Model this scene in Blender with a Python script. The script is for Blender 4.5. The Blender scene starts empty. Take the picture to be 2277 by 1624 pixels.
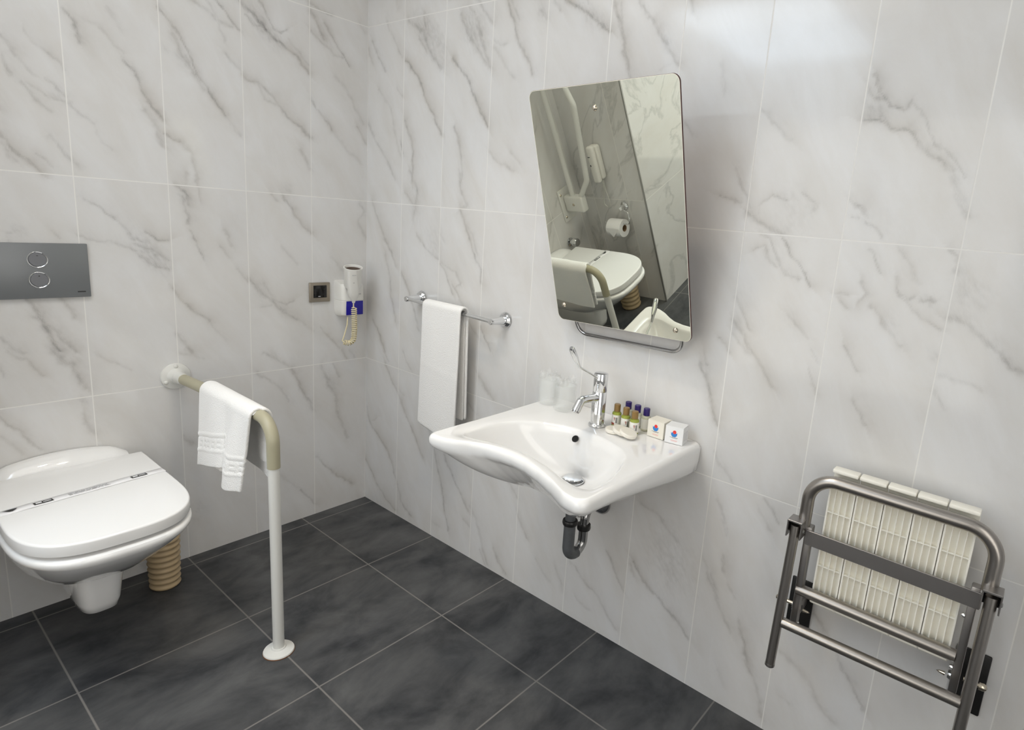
import bpy, bmesh, math, random
import numpy as np
from mathutils import Vector, Matrix, Euler
PI=math.pi
random.seed(7)
sc=bpy.context.scene
COL=sc.collection

# ------------------------------------------------------------------ helpers
def V(*a): return Vector(a)
def mesh_obj(name, verts, faces, mat, parent=None, smooth=30, loc=None):
    me=bpy.data.meshes.new(name)
    me.from_pydata([tuple(v) for v in verts],[],faces)
    me.update()
    bm=bmesh.new(); bm.from_mesh(me); bmesh.ops.recalc_face_normals(bm,faces=bm.faces); bm.to_mesh(me); bm.free()
    return finish(name, me, mat, parent, smooth, loc)
def finish(name, me, mat, parent=None, smooth=30, loc=None):
    if mat is not None:
        for m in (mat if isinstance(mat,(list,tuple)) else [mat]): me.materials.append(m)
    if smooth:
        me.polygons.foreach_set('use_smooth',[True]*len(me.polygons))
        me.set_sharp_from_angle(angle=math.radians(smooth))
    o=bpy.data.objects.new(name,me); COL.objects.link(o)
    if parent is not None: o.parent=parent
    if loc is not None: o.location=loc
    return o
def bm_obj(name,bm,mat,parent=None,smooth=30,loc=None):
    bmesh.ops.recalc_face_normals(bm,faces=bm.faces)
    me=bpy.data.meshes.new(name); bm.to_mesh(me); bm.free()
    return finish(name,me,mat,parent,smooth,loc)
def thing(name,label,cat,loc=(0,0,0),rot=(0,0,0),group=None):
    o=bpy.data.objects.new(name,None); COL.objects.link(o); o.empty_display_size=.05
    o.location=loc; o.rotation_euler=rot
    o['label']=label; o['category']=cat
    if group: o['group']=group
    return o
def tag(o,label,cat,group=None):
    o['label']=label; o['category']=cat
    if group: o['group']=group
    return o
def struct(o,label,cat):
    o['kind']='structure'; o['label']=label; o['category']=cat; return o
def add_box(bm,c,s,bev=0,seg=2,rot=None,mi=0):
    r=bmesh.ops.create_cube(bm,size=1.0)
    vs=r['verts']
    for v in vs: v.co=Vector((v.co.x*s[0],v.co.y*s[1],v.co.z*s[2]))
    fs=set(f for v in vs for f in v.link_faces)
    for f in fs: f.material_index=mi
    if bev>0:
        es=list(set(e for v in vs for e in v.link_edges))
        res=bmesh.ops.bevel(bm,geom=es,offset=bev,segments=seg,profile=.5,affect='EDGES')
        vs=list(set(v for f in res['faces'] for v in f.verts)|set(v for v in vs if v.is_valid))
    M=Matrix.Translation(Vector(c))
    if rot is not None: M=M@rot.to_4x4()
    for v in vs: v.co=M@v.co
    return vs
def box(name,c,s,mat,parent=None,bev=0,seg=2,rot=None,smooth=30):
    bm=bmesh.new(); add_box(bm,c,s,bev,seg,rot)
    return bm_obj(name,bm,mat,parent,smooth)
def round_path(pts,rad,n=8):
    """polyline with its inner corners rounded"""
    pts=[Vector(p) for p in pts]; out=[pts[0]]
    for i in range(1,len(pts)-1):
        a,b,c=pts[i-1],pts[i],pts[i+1]
        d1=(a-b); d2=(c-b); r=rad[i-1] if isinstance(rad,(list,tuple)) else rad
        if r<=0 or d1.length<1e-6 or d2.length<1e-6: out.append(b); continue
        d1n,d2n=d1.normalized(),d2.normalized()
        ang=d1n.angle(d2n)
        if ang>PI-1e-3: out.append(b); continue
        t=min(r/math.tan(ang/2),d1.length*.49,d2.length*.49); rr=t*math.tan(ang/2)
        bis=(d1n+d2n).normalized(); cen=b+bis*(rr/math.sin(ang/2))
        p0,p1=b+d1n*t,b+d2n*t
        u=(p0-cen).normalized(); w=(p1-cen).normalized(); th=u.angle(w)
        for k in range(n+1):
            f=k/n
            q=(u*math.sin((1-f)*th)+w*math.sin(f*th))/math.sin(th)
            out.append(cen+q*rr)
    out.append(pts[-1]); return out
def sweep(path,rad,seg=16,cap=True,closed=False,round_end=0):
    """tube along a path; rad number or list; returns verts, faces"""
    P=[Vector(p) for p in path]; n=len(P)
    R=[rad]*n if not isinstance(rad,(list,tuple)) else list(rad)
    T=[]
    for i in range(n):
        if closed: t=P[(i+1)%n]-P[i-1]
        else: t=P[min(i+1,n-1)]-P[max(i-1,0)]
        T.append(t.normalized())
    t0=T[0]; a=Vector((0,0,1)) if abs(t0.z)<.9 else Vector((1,0,0))
    N=[(a-t0*a.dot(t0)).normalized()]
    for i in range(1,n):
        q=T[i-1].rotation_difference(T[i]); v=q@N[-1]; v=(v-T[i]*v.dot(T[i])).normalized(); N.append(v)
    vs=[];fs=[]
    for i in range(n):
        B=T[i].cross(N[i])
        for k in range(seg):
            th=2*PI*k/seg; vs.append(P[i]+(N[i]*math.cos(th)+B*math.sin(th))*R[i])
    m=n if closed else n-1
    for i in range(m):
        j=(i+1)%n
        for k in range(seg):
            k2=(k+1)%seg; fs.append((i*seg+k,i*seg+k2,j*seg+k2,j*seg+k))
    if cap and not closed:
        fs.append(tuple(range(seg-1,-1,-1))); fs.append(tuple((n-1)*seg+k for k in range(seg)))
    return vs,fs
def tube(name,path,rad,mat,parent=None,seg=18,closed=False,smooth=50):
    vs,fs=sweep(path,rad,seg,True,closed)
    return mesh_obj(name,vs,fs,mat,parent,smooth)
def lathe(prof,seg=40,axis=None,origin=(0,0,0)):
    """prof: list of (r,h) along axis (default +z)"""
    ax=Vector(axis).normalized() if axis else Vector((0,0,1))
    q=Vector((0,0,1)).rotation_difference(ax); o=Vector(origin)
    vs=[];fs=[];rings=[]
    for r,h in prof:
        if r<1e-6: rings.append([len(vs)]); vs.append(o+q@Vector((0,0,h)))
        else:
            rings.append(list(range(len(vs),len(vs)+seg)))
            for k in range(seg):
                th=2*PI*k/seg; vs.append(o+q@Vector((r*math.cos(th),r*math.sin(th),h)))
    for a,b in zip(rings[:-1],rings[1:]):
        for k in range(seg):
            k2=(k+1)%seg
            if len(a)==1 and len(b)==1: continue
            if len(a)==1: fs.append((a[0],b[k],b[k2]))
            elif len(b)==1: fs.append((a[k],a[k2],b[0]))
            else: fs.append((a[k],a[k2],b[k2],b[k]))
    return vs,fs
def turned(name,prof,mat,parent=None,axis=None,origin=(0,0,0),seg=40,smooth=35):
    vs,fs=lathe(prof,seg,axis,origin); return mesh_obj(name,vs,fs,mat,parent,smooth)
def join(parts):
    vs=[];fs=[]
    for v,f in parts:
        o=len(vs); vs+=list(v); fs+=[tuple(i+o for i in q) for q in f]
    return vs,fs
def loft(rings,cap0=True,cap1=True):
    n=len(rings[0]); vs=[p for r in rings for p in r]; fs=[]
    for i in range(len(rings)-1):
        for k in range(n):
            k2=(k+1)%n; fs.append((i*n+k,i*n+k2,(i+1)*n+k2,(i+1)*n+k))
    if cap0: fs.append(tuple(range(n-1,-1,-1)))
    if cap1: fs.append(tuple((len(rings)-1)*n+k for k in range(n)))
    return vs,fs
def copy_tree(src,loc,rot=None,label=None):
    c=src.copy(); COL.objects.link(c); c.location=loc
    if rot is not None: c.rotation_euler=rot
    if label: c['label']=label
    for ch in src.children:
        d=ch.copy(); COL.objects.link(d); d.parent=c
        for g in ch.children:
            e=g.copy(); COL.objects.link(e); e.parent=d
    return c
def text_mesh(name,body,size,mat,parent,M,extrude=.0001,align='CENTER'):
    cu=bpy.data.curves.new(name+'_c','FONT'); cu.body=body; cu.size=size; cu.extrude=extrude; cu.align_x=align; cu.align_y='CENTER'; cu.resolution_u=2
    t=bpy.data.objects.new(name+'_t',cu); COL.objects.link(t)
    dg=bpy.context.evaluated_depsgraph_get(); me=bpy.data.meshes.new_from_object(t.evaluated_get(dg))
    bpy.data.objects.remove(t); bpy.data.curves.remove(cu)
    me.materials.clear(); me.name=name; me.materials.append(mat)
    me.transform(M)
    o=bpy.data.objects.new(name,me); COL.objects.link(o)
    if parent is not None: o.parent=parent
    return o

# ------------------------------------------------------------------ materials
def nt(name):
    m=bpy.data.materials.new(name); m.use_nodes=True
    n=m.node_tree; b=n.nodes['Principled BSDF']
    return m,n,b
def L(n,a,b): n.links.new(a,b)
def mat(name,col,rough=.5,metal=0,spec=.5,coat=0,trans=0,ior=1.5,bump=0,bscale=400,var=0,vscale=12,sss=0,emit=None,estr=0,aniso=0):
    m,n,b=nt(name)
    b.inputs['Base Color'].default_value=(*col,1); b.inputs['Roughness'].default_value=rough
    b.inputs['Metallic'].default_value=metal; b.inputs['Specular IOR Level'].default_value=spec
    b.inputs['Coat Weight'].default_value=coat; b.inputs['Coat Roughness'].default_value=.04
    b.inputs['Transmission Weight'].default_value=trans; b.inputs['IOR'].default_value=ior
    if sss: b.inputs['Subsurface Weight'].default_value=sss; b.inputs['Subsurface Radius'].default_value=(.006,.005,.004)
    if emit: b.inputs['Emission Color'].default_value=(*emit,1); b.inputs['Emission Strength'].default_value=estr
    tc=n.nodes.new('ShaderNodeTexCoord')
    if var:
        t=n.nodes.new('ShaderNodeTexNoise'); t.inputs['Scale'].default_value=vscale; t.inputs['Detail'].default_value=4
        L(n,tc.outputs['Object'],t.inputs['Vector'])
        r=n.nodes.new('ShaderNodeMix'); r.data_type='RGBA'
        r.inputs[6].default_value=(*[c*(1-var) for c in col],1); r.inputs[7].default_value=(*[min(1,c*(1+var)) for c in col],1)
        L(n,t.outputs['Fac'],r.inputs[0]); L(n,r.outputs[2],b.inputs['Base Color'])
    if bump:
        t=n.nodes.new('ShaderNodeTexNoise'); t.inputs['Scale'].default_value=bscale; t.inputs['Detail'].default_value=3
        L(n,tc.outputs['Object'],t.inputs['Vector'])
        bp=n.nodes.new('ShaderNodeBump'); bp.inputs['Strength'].default_value=bump; bp.inputs['Distance'].default_value=.002
        L(n,t.outputs['Fac'],bp.inputs['Height']); L(n,bp.outputs['Normal'],b.inputs['Normal'])
    return m
M={}
M['ceramic']=mat('glazed_ceramic',(.88,.88,.875),.06,coat=.6)
M['lid']=mat('lid_plastic',(.87,.87,.865),.16)
M['chrome']=mat('chrome',(.78,.79,.80),.06,metal=1)
M['chrome_dark']=mat('dull_chrome',(.40,.40,.40),.14,metal=1)
M['steel']=mat('brushed_steel',(.40,.375,.35),.30,metal=1,bump=.03,bscale=300)
M['steel_flat']=mat('steel_bar',(.36,.345,.335),.36,metal=1,var=.06,vscale=30)
M['pipe_grey']=mat('grey_drain_plastic',(.095,.10,.105),.38,var=.25,vscale=90)
M['pipe_black']=mat('black_ring',(.015,.015,.015),.3)
M['black']=mat('black_plate',(.008,.008,.008),.45)
M['brass']=mat('bolt_nickel',(.62,.56,.46),.2,metal=1)
M['white_coat']=mat('white_powder_coat',(.72,.72,.69),.32)
M['sleeve']=mat('beige_sleeve',(.40,.375,.265),.42,var=.08,vscale=14)
M['towel']=mat('terry_cotton',(.90,.895,.88),.95,spec=.1,bump=1.0,bscale=330)
M['glass']=mat('clear_glass',(.90,.93,.92),.03); M['glass'].node_tree.nodes['Principled BSDF'].inputs['Alpha'].default_value=.16
M['wrap']=mat('thin_plastic_wrap',(.93,.95,.94),.10); M['wrap'].node_tree.nodes['Principled BSDF'].inputs['Alpha'].default_value=.15
M['liquid']=mat('green_gel',(.50,.58,.10),.15,trans=.45,ior=1.35)
M['cap_gold']=mat('bronze_cap',(.25,.15,.045),.35,var=.15,vscale=60)
M['cap_blue']=mat('violet_blue_cap',(.022,.009,.125),.35)
M['clearbottle']=mat('milky_bottle',(.80,.80,.62),.15,trans=.3,ior=1.3)
M['label']=mat('paper_label',(.82,.81,.77),.6)
M['label_dark']=mat('label_print_grey',(.28,.27,.26),.6)
M['red_print']=mat('red_print',(.30,.05,.03),.6)
M['bright_red']=mat('bright_red_print',(.80,.04,.03),.6)
M['blue_print']=mat('blue_print',(.03,.22,.60),.6)
M['pink_print']=mat('pink_print',(.80,.45,.42),.6)
M['carton']=mat('white_carton',(.82,.825,.83),.5)
M['carton_cream']=mat('cream_carton',(.82,.79,.70),.5)
M['soap']=mat('white_soap',(.85,.82,.74),.4,sss=.15)
M['slat']=mat('ivory_plastic',(.94,.915,.825),.38)
M['ivory']=mat('ivory_plastic_yellowed',(.74,.66,.44),.4)
M['dryer']=mat('dryer_white',(.82,.81,.77),.3)
M['dryer_in']=mat('dryer_inner_brown',(.20,.15,.12),.7)
M['blue']=mat('blue_plastic',(.012,.008,.30),.25)
M['bronze']=mat('bronze_frame',(.33,.29,.235),.36,metal=.6,var=.1,vscale=40)
M['blackg']=mat('black_gloss',(.004,.004,.004),.15)
M['plate']=mat('matt_grey_metal',(.215,.225,.235),.42,metal=.55,bump=.05,bscale=900)
M['plate_btn']=mat('matt_grey_button',(.20,.205,.22),.38,metal=.55)
M['print_black']=mat('black_print',(.02,.02,.02),.6)
M['print_grey']=mat('grey_print',(.45,.45,.46),.6)
M['paper']=mat('white_paper',(.86,.86,.87),.55)
M['tan']=mat('tan_plastic',(.46,.35,.21),.5,var=.18,vscale=30)
M['cardboard']=mat('cardboard',(.30,.20,.12),.8)
M['rust']=mat('rust_edge',(.18,.07,.025),.8)
M['mirror_edge']=mat('mirror_backing_brown',(.07,.02,.018),.5)
M['mirror']=mat('mirror_silver',(.77,.785,.69),.0,metal=1)
M['cord']=mat('grey_cord',(.55,.55,.52),.5)
M['trimdark']=mat('grey_trim',(.34,.34,.33),.3,metal=.5)
M['ceiling']=mat('ceiling_paint',(.82,.83,.84),.7)
M['door']=mat('door_paint',(.55,.54,.52),.5)

def math_node(n,op,a=None,b=None,c=None,clamp=False):
    x=n.nodes.new('ShaderNodeMath'); x.operation=op; x.use_clamp=clamp
    for i,v in enumerate((a,b,c)):
        if v is None: continue
        if isinstance(v,(int,float)): x.inputs[i].default_value=v
        else: L(n,v,x.inputs[i])
    return x.outputs[0]
def grout_mask(n,coord,first,pitch,half):
    """1 on a grout line: lines at first + k*pitch"""
    a=math_node(n,'SUBTRACT',coord,first-pitch*40+pitch/2)
    m=math_node(n,'MODULO',a,pitch)
    d=math_node(n,'ABSOLUTE',math_node(n,'SUBTRACT',m,pitch/2))
    mr=n.nodes.new('ShaderNodeMapRange'); mr.inputs[1].default_value=half*.55; mr.inputs[2].default_value=half*1.35; mr.inputs[3].default_value=1; mr.inputs[4].default_value=0
    L(n,d,mr.inputs[0]); return mr.outputs[0]
def tile_id(n,coord,first,pitch):
    return math_node(n,'FLOOR',math_node(n,'DIVIDE',math_node(n,'SUBTRACT',coord,first-pitch*40),pitch))
TW,TH=.25,.7011
def marble(name,axis,first,traced,sign=1):
    m,n,b=nt(name)
    tc=n.nodes.new('ShaderNodeTexCoord'); sx=n.nodes.new('ShaderNodeSeparateXYZ'); L(n,tc.outputs['Object'],sx.inputs[0])
    h=sx.outputs[axis]; z=sx.outputs[2]
    gv=grout_mask(n,h,first,TW,.0015); gh=grout_mask(n,z,.6922,TH,.0017)
    g=math_node(n,'MAXIMUM',gv,gh)
    # every tile has its own piece of the pattern
    idh=tile_id(n,h,first,TW); idz=tile_id(n,z,.6922,TH)
    cid=n.nodes.new('ShaderNodeCombineXYZ'); L(n,idh,cid.inputs[0]); L(n,idz,cid.inputs[1])
    wn=n.nodes.new('ShaderNodeTexWhiteNoise'); wn.noise_dimensions='3D'; L(n,cid.outputs[0],wn.inputs['Vector'])
    off=n.nodes.new('ShaderNodeVectorMath'); off.operation='SCALE'; off.inputs['Scale'].default_value=9.0; L(n,wn.outputs['Color'],off.inputs[0])
    add=n.nodes.new('ShaderNodeVectorMath'); L(n,tc.outputs['Object'],add.inputs[0]); L(n,off.outputs[0],add.inputs[1])
    mp=n.nodes.new('ShaderNodeMapping'); 
    # rotate so that the streaks run down to the +h side, then squeeze along the streak
    if axis==0: mp.inputs['Rotation'].default_value=(0,-sign*math.radians(60),0)
    else: mp.inputs['Rotation'].default_value=(sign*math.radians(60),0,0)
    m2=n.nodes.new('ShaderNodeMapping')
    m2.inputs['Scale'].default_value=(1,1,2.6)
    L(n,add.outputs[0],mp.inputs['Vector']); L(n,mp.outputs[0],m2.inputs['Vector'])
    cl=n.nodes.new('ShaderNodeTexNoise'); cl.inputs['Scale'].default_value=3.2; cl.inputs['Detail'].default_value=7; cl.inputs['Roughness'].default_value=.62; cl.inputs['Distortion'].default_value=.4
    L(n,m2.outputs[0],cl.inputs['Vector'])
    rmp=n.nodes.new('ShaderNodeValToRGB'); e=rmp.color_ramp.elements; e[0].position=.30; e[1].position=.66
    e[0].color=(.675,.662,.64,1); e[1].color=(.735,.735,.735,1)
    L(n,cl.outputs['Fac'],rmp.inputs[0]); base=rmp.outputs[0]
    fine=n.nodes.new('ShaderNodeTexNoise'); fine.inputs['Scale'].default_value=42; fine.inputs['Detail'].default_value=5; fine.inputs['Roughness'].default_value=.7
    L(n,m2.outputs[0],fine.inputs['Vector'])
    if traced:
        at=n.nodes.new('ShaderNodeAttribute'); at.attribute_name='vein'; v=at.outputs['Fac']
        mod=math_node(n,'MULTIPLY_ADD',fine.outputs['Fac'],2.6,-.32)
        v=math_node(n,'MULTIPLY',v,mod,clamp=True)
    else:
        vt=n.nodes.new('ShaderNodeTexNoise'); vt.inputs['Scale'].default_value=1.7; vt.inputs['Detail'].default_value=6; vt.inputs['Distortion'].default_value=.9
        L(n,m2.outputs[0],vt.inputs['Vector'])
        d=math_node(n,'ABSOLUTE',math_node(n,'SUBTRACT',vt.outputs['Fac'],.5))
        mr=n.nodes.new('ShaderNodeMapRange'); mr.inputs[1].default_value=0; mr.inputs[2].default_value=.03; mr.inputs[3].default_value=.6; mr.inputs[4].default_value=0
        L(n,d,mr.inputs[0]); v=math_node(n,'MULTIPLY',mr.outputs[0],fine.outputs['Fac'])
    if traced:
        st=n.nodes.new('ShaderNodeAttribute'); st.attribute_name='stain'
        sv=math_node(n,'MULTIPLY',st.outputs['Fac'],math_node(n,'MULTIPLY_ADD',cl.outputs['Fac'],1.6,.1),clamp=True)
        sm=n.nodes.new('ShaderNodeMix'); sm.data_type='RGBA'; L(n,sv,sm.inputs[0]); L(n,base,sm.inputs[6]); sm.inputs[7].default_value=(.45,.405,.345,1); base=sm.outputs[2]
    tone=n.nodes.new('ShaderNodeMix'); tone.data_type='RGBA'; L(n,v,tone.inputs[0]); L(n,base,tone.inputs[6]); tone.inputs[7].default_value=(.255,.245,.235,1)
    gr=n.nodes.new('ShaderNodeMix'); gr.data_type='RGBA'; L(n,g,gr.inputs[0]); L(n,tone.outputs[2],gr.inputs[6]); gr.inputs[7].default_value=(.80,.79,.765,1)
    L(n,gr.outputs[2],b.inputs['Base Color'])
    rg=math_node(n,'MULTIPLY_ADD',g,.5,.10); L(n,rg,b.inputs['Roughness'])
    b.inputs['Specular IOR Level'].default_value=.5
    bp=n.nodes.new('ShaderNodeBump'); bp.inputs['Strength'].default_value=.25; bp.inputs['Distance'].default_value=.0008; bp.invert=True
    L(n,g,bp.inputs['Height']); L(n,bp.outputs[0],b.inputs['Normal'])
    return m
def floor_mat():
    m,n,b=nt('slate_floor_tile')
    tc=n.nodes.new('ShaderNodeTexCoord'); sx=n.nodes.new('ShaderNodeSeparateXYZ'); L(n,tc.outputs['Object'],sx.inputs[0])
    g=math_node(n,'MAXIMUM',grout_mask(n,sx.outputs[0],.0621,.4469,.0024),grout_mask(n,sx.outputs[1],-.3092,.4469,.0024))
    mp=n.nodes.new('ShaderNodeMapping'); mp.inputs['Scale'].default_value=(3.4,2.0,1)
    L(n,tc.outputs['Object'],mp.inputs['Vector'])
    t=n.nodes.new('ShaderNodeTexNoise'); t.inputs['Scale'].default_value=2.1; t.inputs['Detail'].default_value=8; t.inputs['Roughness'].default_value=.62; t.inputs['Distortion'].default_value=.35
    L(n,mp.outputs[0],t.inputs['Vector'])
    r=n.nodes.new('ShaderNodeValToRGB'); e=r.color_ramp.elements; e[0].position=.33; e[1].position=.68; e[0].color=(.028,.030,.034,1); e[1].color=(.105,.106,.108,1)
    L(n,t.outputs['Fac'],r.inputs[0])
    mx=n.nodes.new('ShaderNodeMix'); mx.data_type='RGBA'; L(n,g,mx.inputs[0]); L(n,r.outputs[0],mx.inputs[6]); mx.inputs[7].default_value=(.20,.19,.18,1)
    L(n,mx.outputs[2],b.inputs['Base Color'])
    b.inputs['Roughness'].default_value=.55; b.inputs['Specular IOR Level'].default_value=.35
    f=n.nodes.new('ShaderNodeTexNoise'); f.inputs['Scale'].default_value=160; f.inputs['Detail'].default_value=4; L(n,tc.outputs['Object'],f.inputs['Vector'])
    bp=n.nodes.new('ShaderNodeBump'); bp.inputs['Strength'].default_value=.12; bp.inputs['Distance'].default_value=.001; L(n,f.outputs['Fac'],bp.inputs['Height']); L(n,bp.outputs[0],b.inputs['Normal'])
    return m
# ------------------------------------------------------------------ the marble's own drawing (mm on the wall: along the wall, height)
VEIN_R='0.55 6 29,2036 78,1967 126,1912;0.3 6 5,2008 38,1949;0.3 7 194,2171 202,2145;0.25 9 80,1846 160,1772 194,1666 234,1587;0.55 5 232,1648 249,1595;0.35 10 9,1715 51,1659 126,1577 206,1488;0.3 5 204,1843 242,1807;0.42 14 276,2088 361,2038 419,1946 474,1898;0.4 6 359,2094 388,2028;0.35 6 334,2018 391,1964;0.7 6 259,1943 333,1884 384,1804 435,1732 486,1661;0.55 9 260,1721 306,1638 316,1578 312,1481;0.45 6 618,2087 667,2045 694,1987;0.4 12 577,2070 630,1990 686,1933 741,1877;0.78 6 542,1927 620,1852 673,1777 737,1687;0.45 9 559,1688 598,1611 613,1559 611,1489;0.5 9 39,1391 82,1322 125,1248 175,1200 216,1138;0.4 9 135,1177 178,1090 180,1008 223,897;0.65 5 47,883 100,820 144,752;0.4 13 296,1526 350,1449 344,1396 324,1341;0.3 8 269,1442 330,1391;0.42 6 349,1280 409,1231 495,1190;0.45 8 256,1109 305,1049 346,960 379,885;0.4 10 596,1531 613,1458 647,1411 611,1392;0.55 7 611,1392 653,1320 689,1248 736,1178 743,1128;0.3 8 632,1352 685,1306 721,1226;0.5 5 503,1174 546,1134 583,1068;0.3 7 510,1179 598,1154 633,1114 602,1093;0.4 6 581,1108 645,1029;0.2 6 504,1292 526,1259;0.35 7 687,974 748,915;0.65 5 750,967 811,883;0.65 7 812,2086 843,2017 870,1951 910,1903 940,1848;0.4 12 666,2045 700,1958 740,1881;0.35 6 750,1971 785,1946 817,1950;0.28 10 752,1945 811,1890 857,1840;0.35 7 958,2040 990,2006;0.75 8 1069,2051 1117,2025 1172,1993 1217,1966 1245,1941;0.4 7 1018,2055 1044,2025;0.62 9 1253,2020 1274,1972 1296,1920 1309,1873 1333,1810;0.4 6 1277,2013 1287,1967;0.58 8 1344,2007 1388,1958 1428,1907 1461,1871 1492,1828;0.2 7 1438,1820 1466,1833;0.5 6 678,1773 710,1730 736,1687;0.3 8 754,1599 807,1565 882,1535;0.25 7 860,1599 907,1558;0.4 6 1529,1673 1561,1646;0.2 7 1621,1823 1640,1755;0.55 5 2006,1769 2030,1727 2052,1698 2087,1685 2100,1704;0.35 5 2100,1704 2139,1647 2154,1621;0.5 5 2000,1738 2018,1714 2038,1713;0.7 5 2003,1668 2038,1664 2065,1651 2097,1645 2126,1619;0.6 5 2041,1678 2066,1648;0.5 7 2126,1619 2166,1585 2202,1554;0.42 6 2155,1619 2200,1579 2229,1541;0.32 9 1752,1701 1784,1674 1840,1625;0.25 12 2204,1543 2247,1469;0.42 4 1663,1485 1703,1476 1732,1464;0.35 6 1700,1552 1731,1498 1755,1455;0.4 4 1783,1466 1812,1488 1848,1483;0.3 5 1886,1500 1929,1473;0.3 5 1918,1460 1926,1473;0.42 7 1999,1489 2043,1457;0.2 4 1622,1787 1639,1746;0.7 8 1752,1442 1790,1419 1830,1403 1850,1398;0.3 5 1776,1461 1783,1444;0.42 6 1798,1390 1822,1381 1840,1339 1869,1299 1910,1289;0.65 4 1852,1387 1884,1344 1911,1311 1944,1275;0.38 5 1781,1348 1810,1362 1818,1333 1852,1311;0.5 5 1999,1486 2029,1474 2049,1452;0.45 5 2012,1447 2028,1445;0.42 6 2042,1439 2069,1424 2085,1403;0.5 4 2062,1374 2080,1356 2098,1325;0.3 5 2126,1393 2149,1360 2178,1312;0.38 6 2058,1300 2079,1273 2060,1249;0.55 5 2132,1319 2141,1288 2164,1271 2172,1276;0.42 5 2145,1278 2180,1251 2212,1233 2243,1216;0.4 5 2190,1275 2221,1276 2208,1284;0.4 5 2008,1266 2034,1266;0.3 5 2009,1259 2030,1235;0.38 6 2086,1246 2121,1208 2149,1186 2168,1162;0.55 6 2223,1390 2239,1376 2248,1343;0.6 9 2252,1243 2286,1236 2322,1211 2355,1183 2385,1158 2406,1147;0.45 6 1751,1220 1778,1173 1799,1138;0.5 6 1747,1160 1786,1116 1813,1074 1850,1039 1883,995;0.3 8 1752,1122 1809,1069;0.3 6 1892,1195 1926,1164 1958,1144;0.42 4 1970,1113 1988,1087;0.38 4 1967,1064 1994,1003;0.42 4 1717,1099 1748,1065;0.4 6 1671,1054 1694,1017;0.6 9 1671,1017 1704,940 1723,898 1743,849;0.42 5 2048,1143 2084,1086;0.5 5 2089,1012 2121,958;0.32 8 2251,1076 2280,1036;0.25 7 2259,1108 2304,1105 2343,1095;0.35 10 2217,1502 2248,1461;0.4 5 136,751 171,707;0.48 7 146,696 206,627 257,562 316,484 374,418 432,333;0.52 7 9,456 37,386 119,333 181,286 226,213 262,132 280,83 356,35;0.3 5 46,400 90,423;0.48 6 3,196 87,110 160,56 240,18;0.6 7 455,502 488,431 522,341 548,273 583,158 609,65;0.52 7 571,392 625,315 684,256 728,198;0.42 6 275,773 308,730 332,701;0.3 6 700,649 748,620;0.4 10 757,772 811,717 842,703;0.25 8 248,596 289,580;0.3 6 809,56 839,4;0.3 6 898,89 940,20;0.42 7 1263,211 1329,166 1396,133 1429,93 1472,50;0.58 5 1409,317 1448,259 1491,200;0.62 7 1514,317 1548,284 1595,250 1662,214 1705,189 1745,155;0.3 7 1502,304 1524,269;0.42 7 1784,400 1812,331 1839,289 1870,245;0.42 6 1811,467 1821,424;0.25 9 1193,176 1239,84;0.2 8 1102,149 1174,90;0.2 8 1296,89 1364,65;0.3 9 1527,529 1583,511 1654,460 1667,450;0.42 7 1774,631 1797,587 1818,538;0.48 6 1905,685 1927,666 1951,632;0.25 8 1897,645 1933,599;0.3 6 1747,771 1763,732;0.3 6 1758,747 1817,695;0.42 5 1812,456 1824,422;0.38 7 1770,394 1807,336 1843,280;0.3 6 1839,389 1865,354;0.2 7 1749,440 1779,379;0.42 6 2097,410 2114,378;0.45 8 1884,293 1909,240 1918,203 1946,152 1971,118 1990,36;0.3 9 1921,202 1963,151;0.52 6 2084,420 2120,378 2152,338 2179,292 2207,261 2241,218;0.32 12 2016,262 2069,239 2098,213 2129,172 2176,135;0.25 9 2035,132 2063,119;0.15 9 1846,102 1869,68;0.38 6 885,99 920,46 954,17;0.35 10 739,227 782,175 815,79 852,16;0.3 6 917,419 955,391 988,356;0.38 6 999,287 1052,212;0.2 6 504,66 550,63;0.3 7 703,154 738,137'
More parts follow.
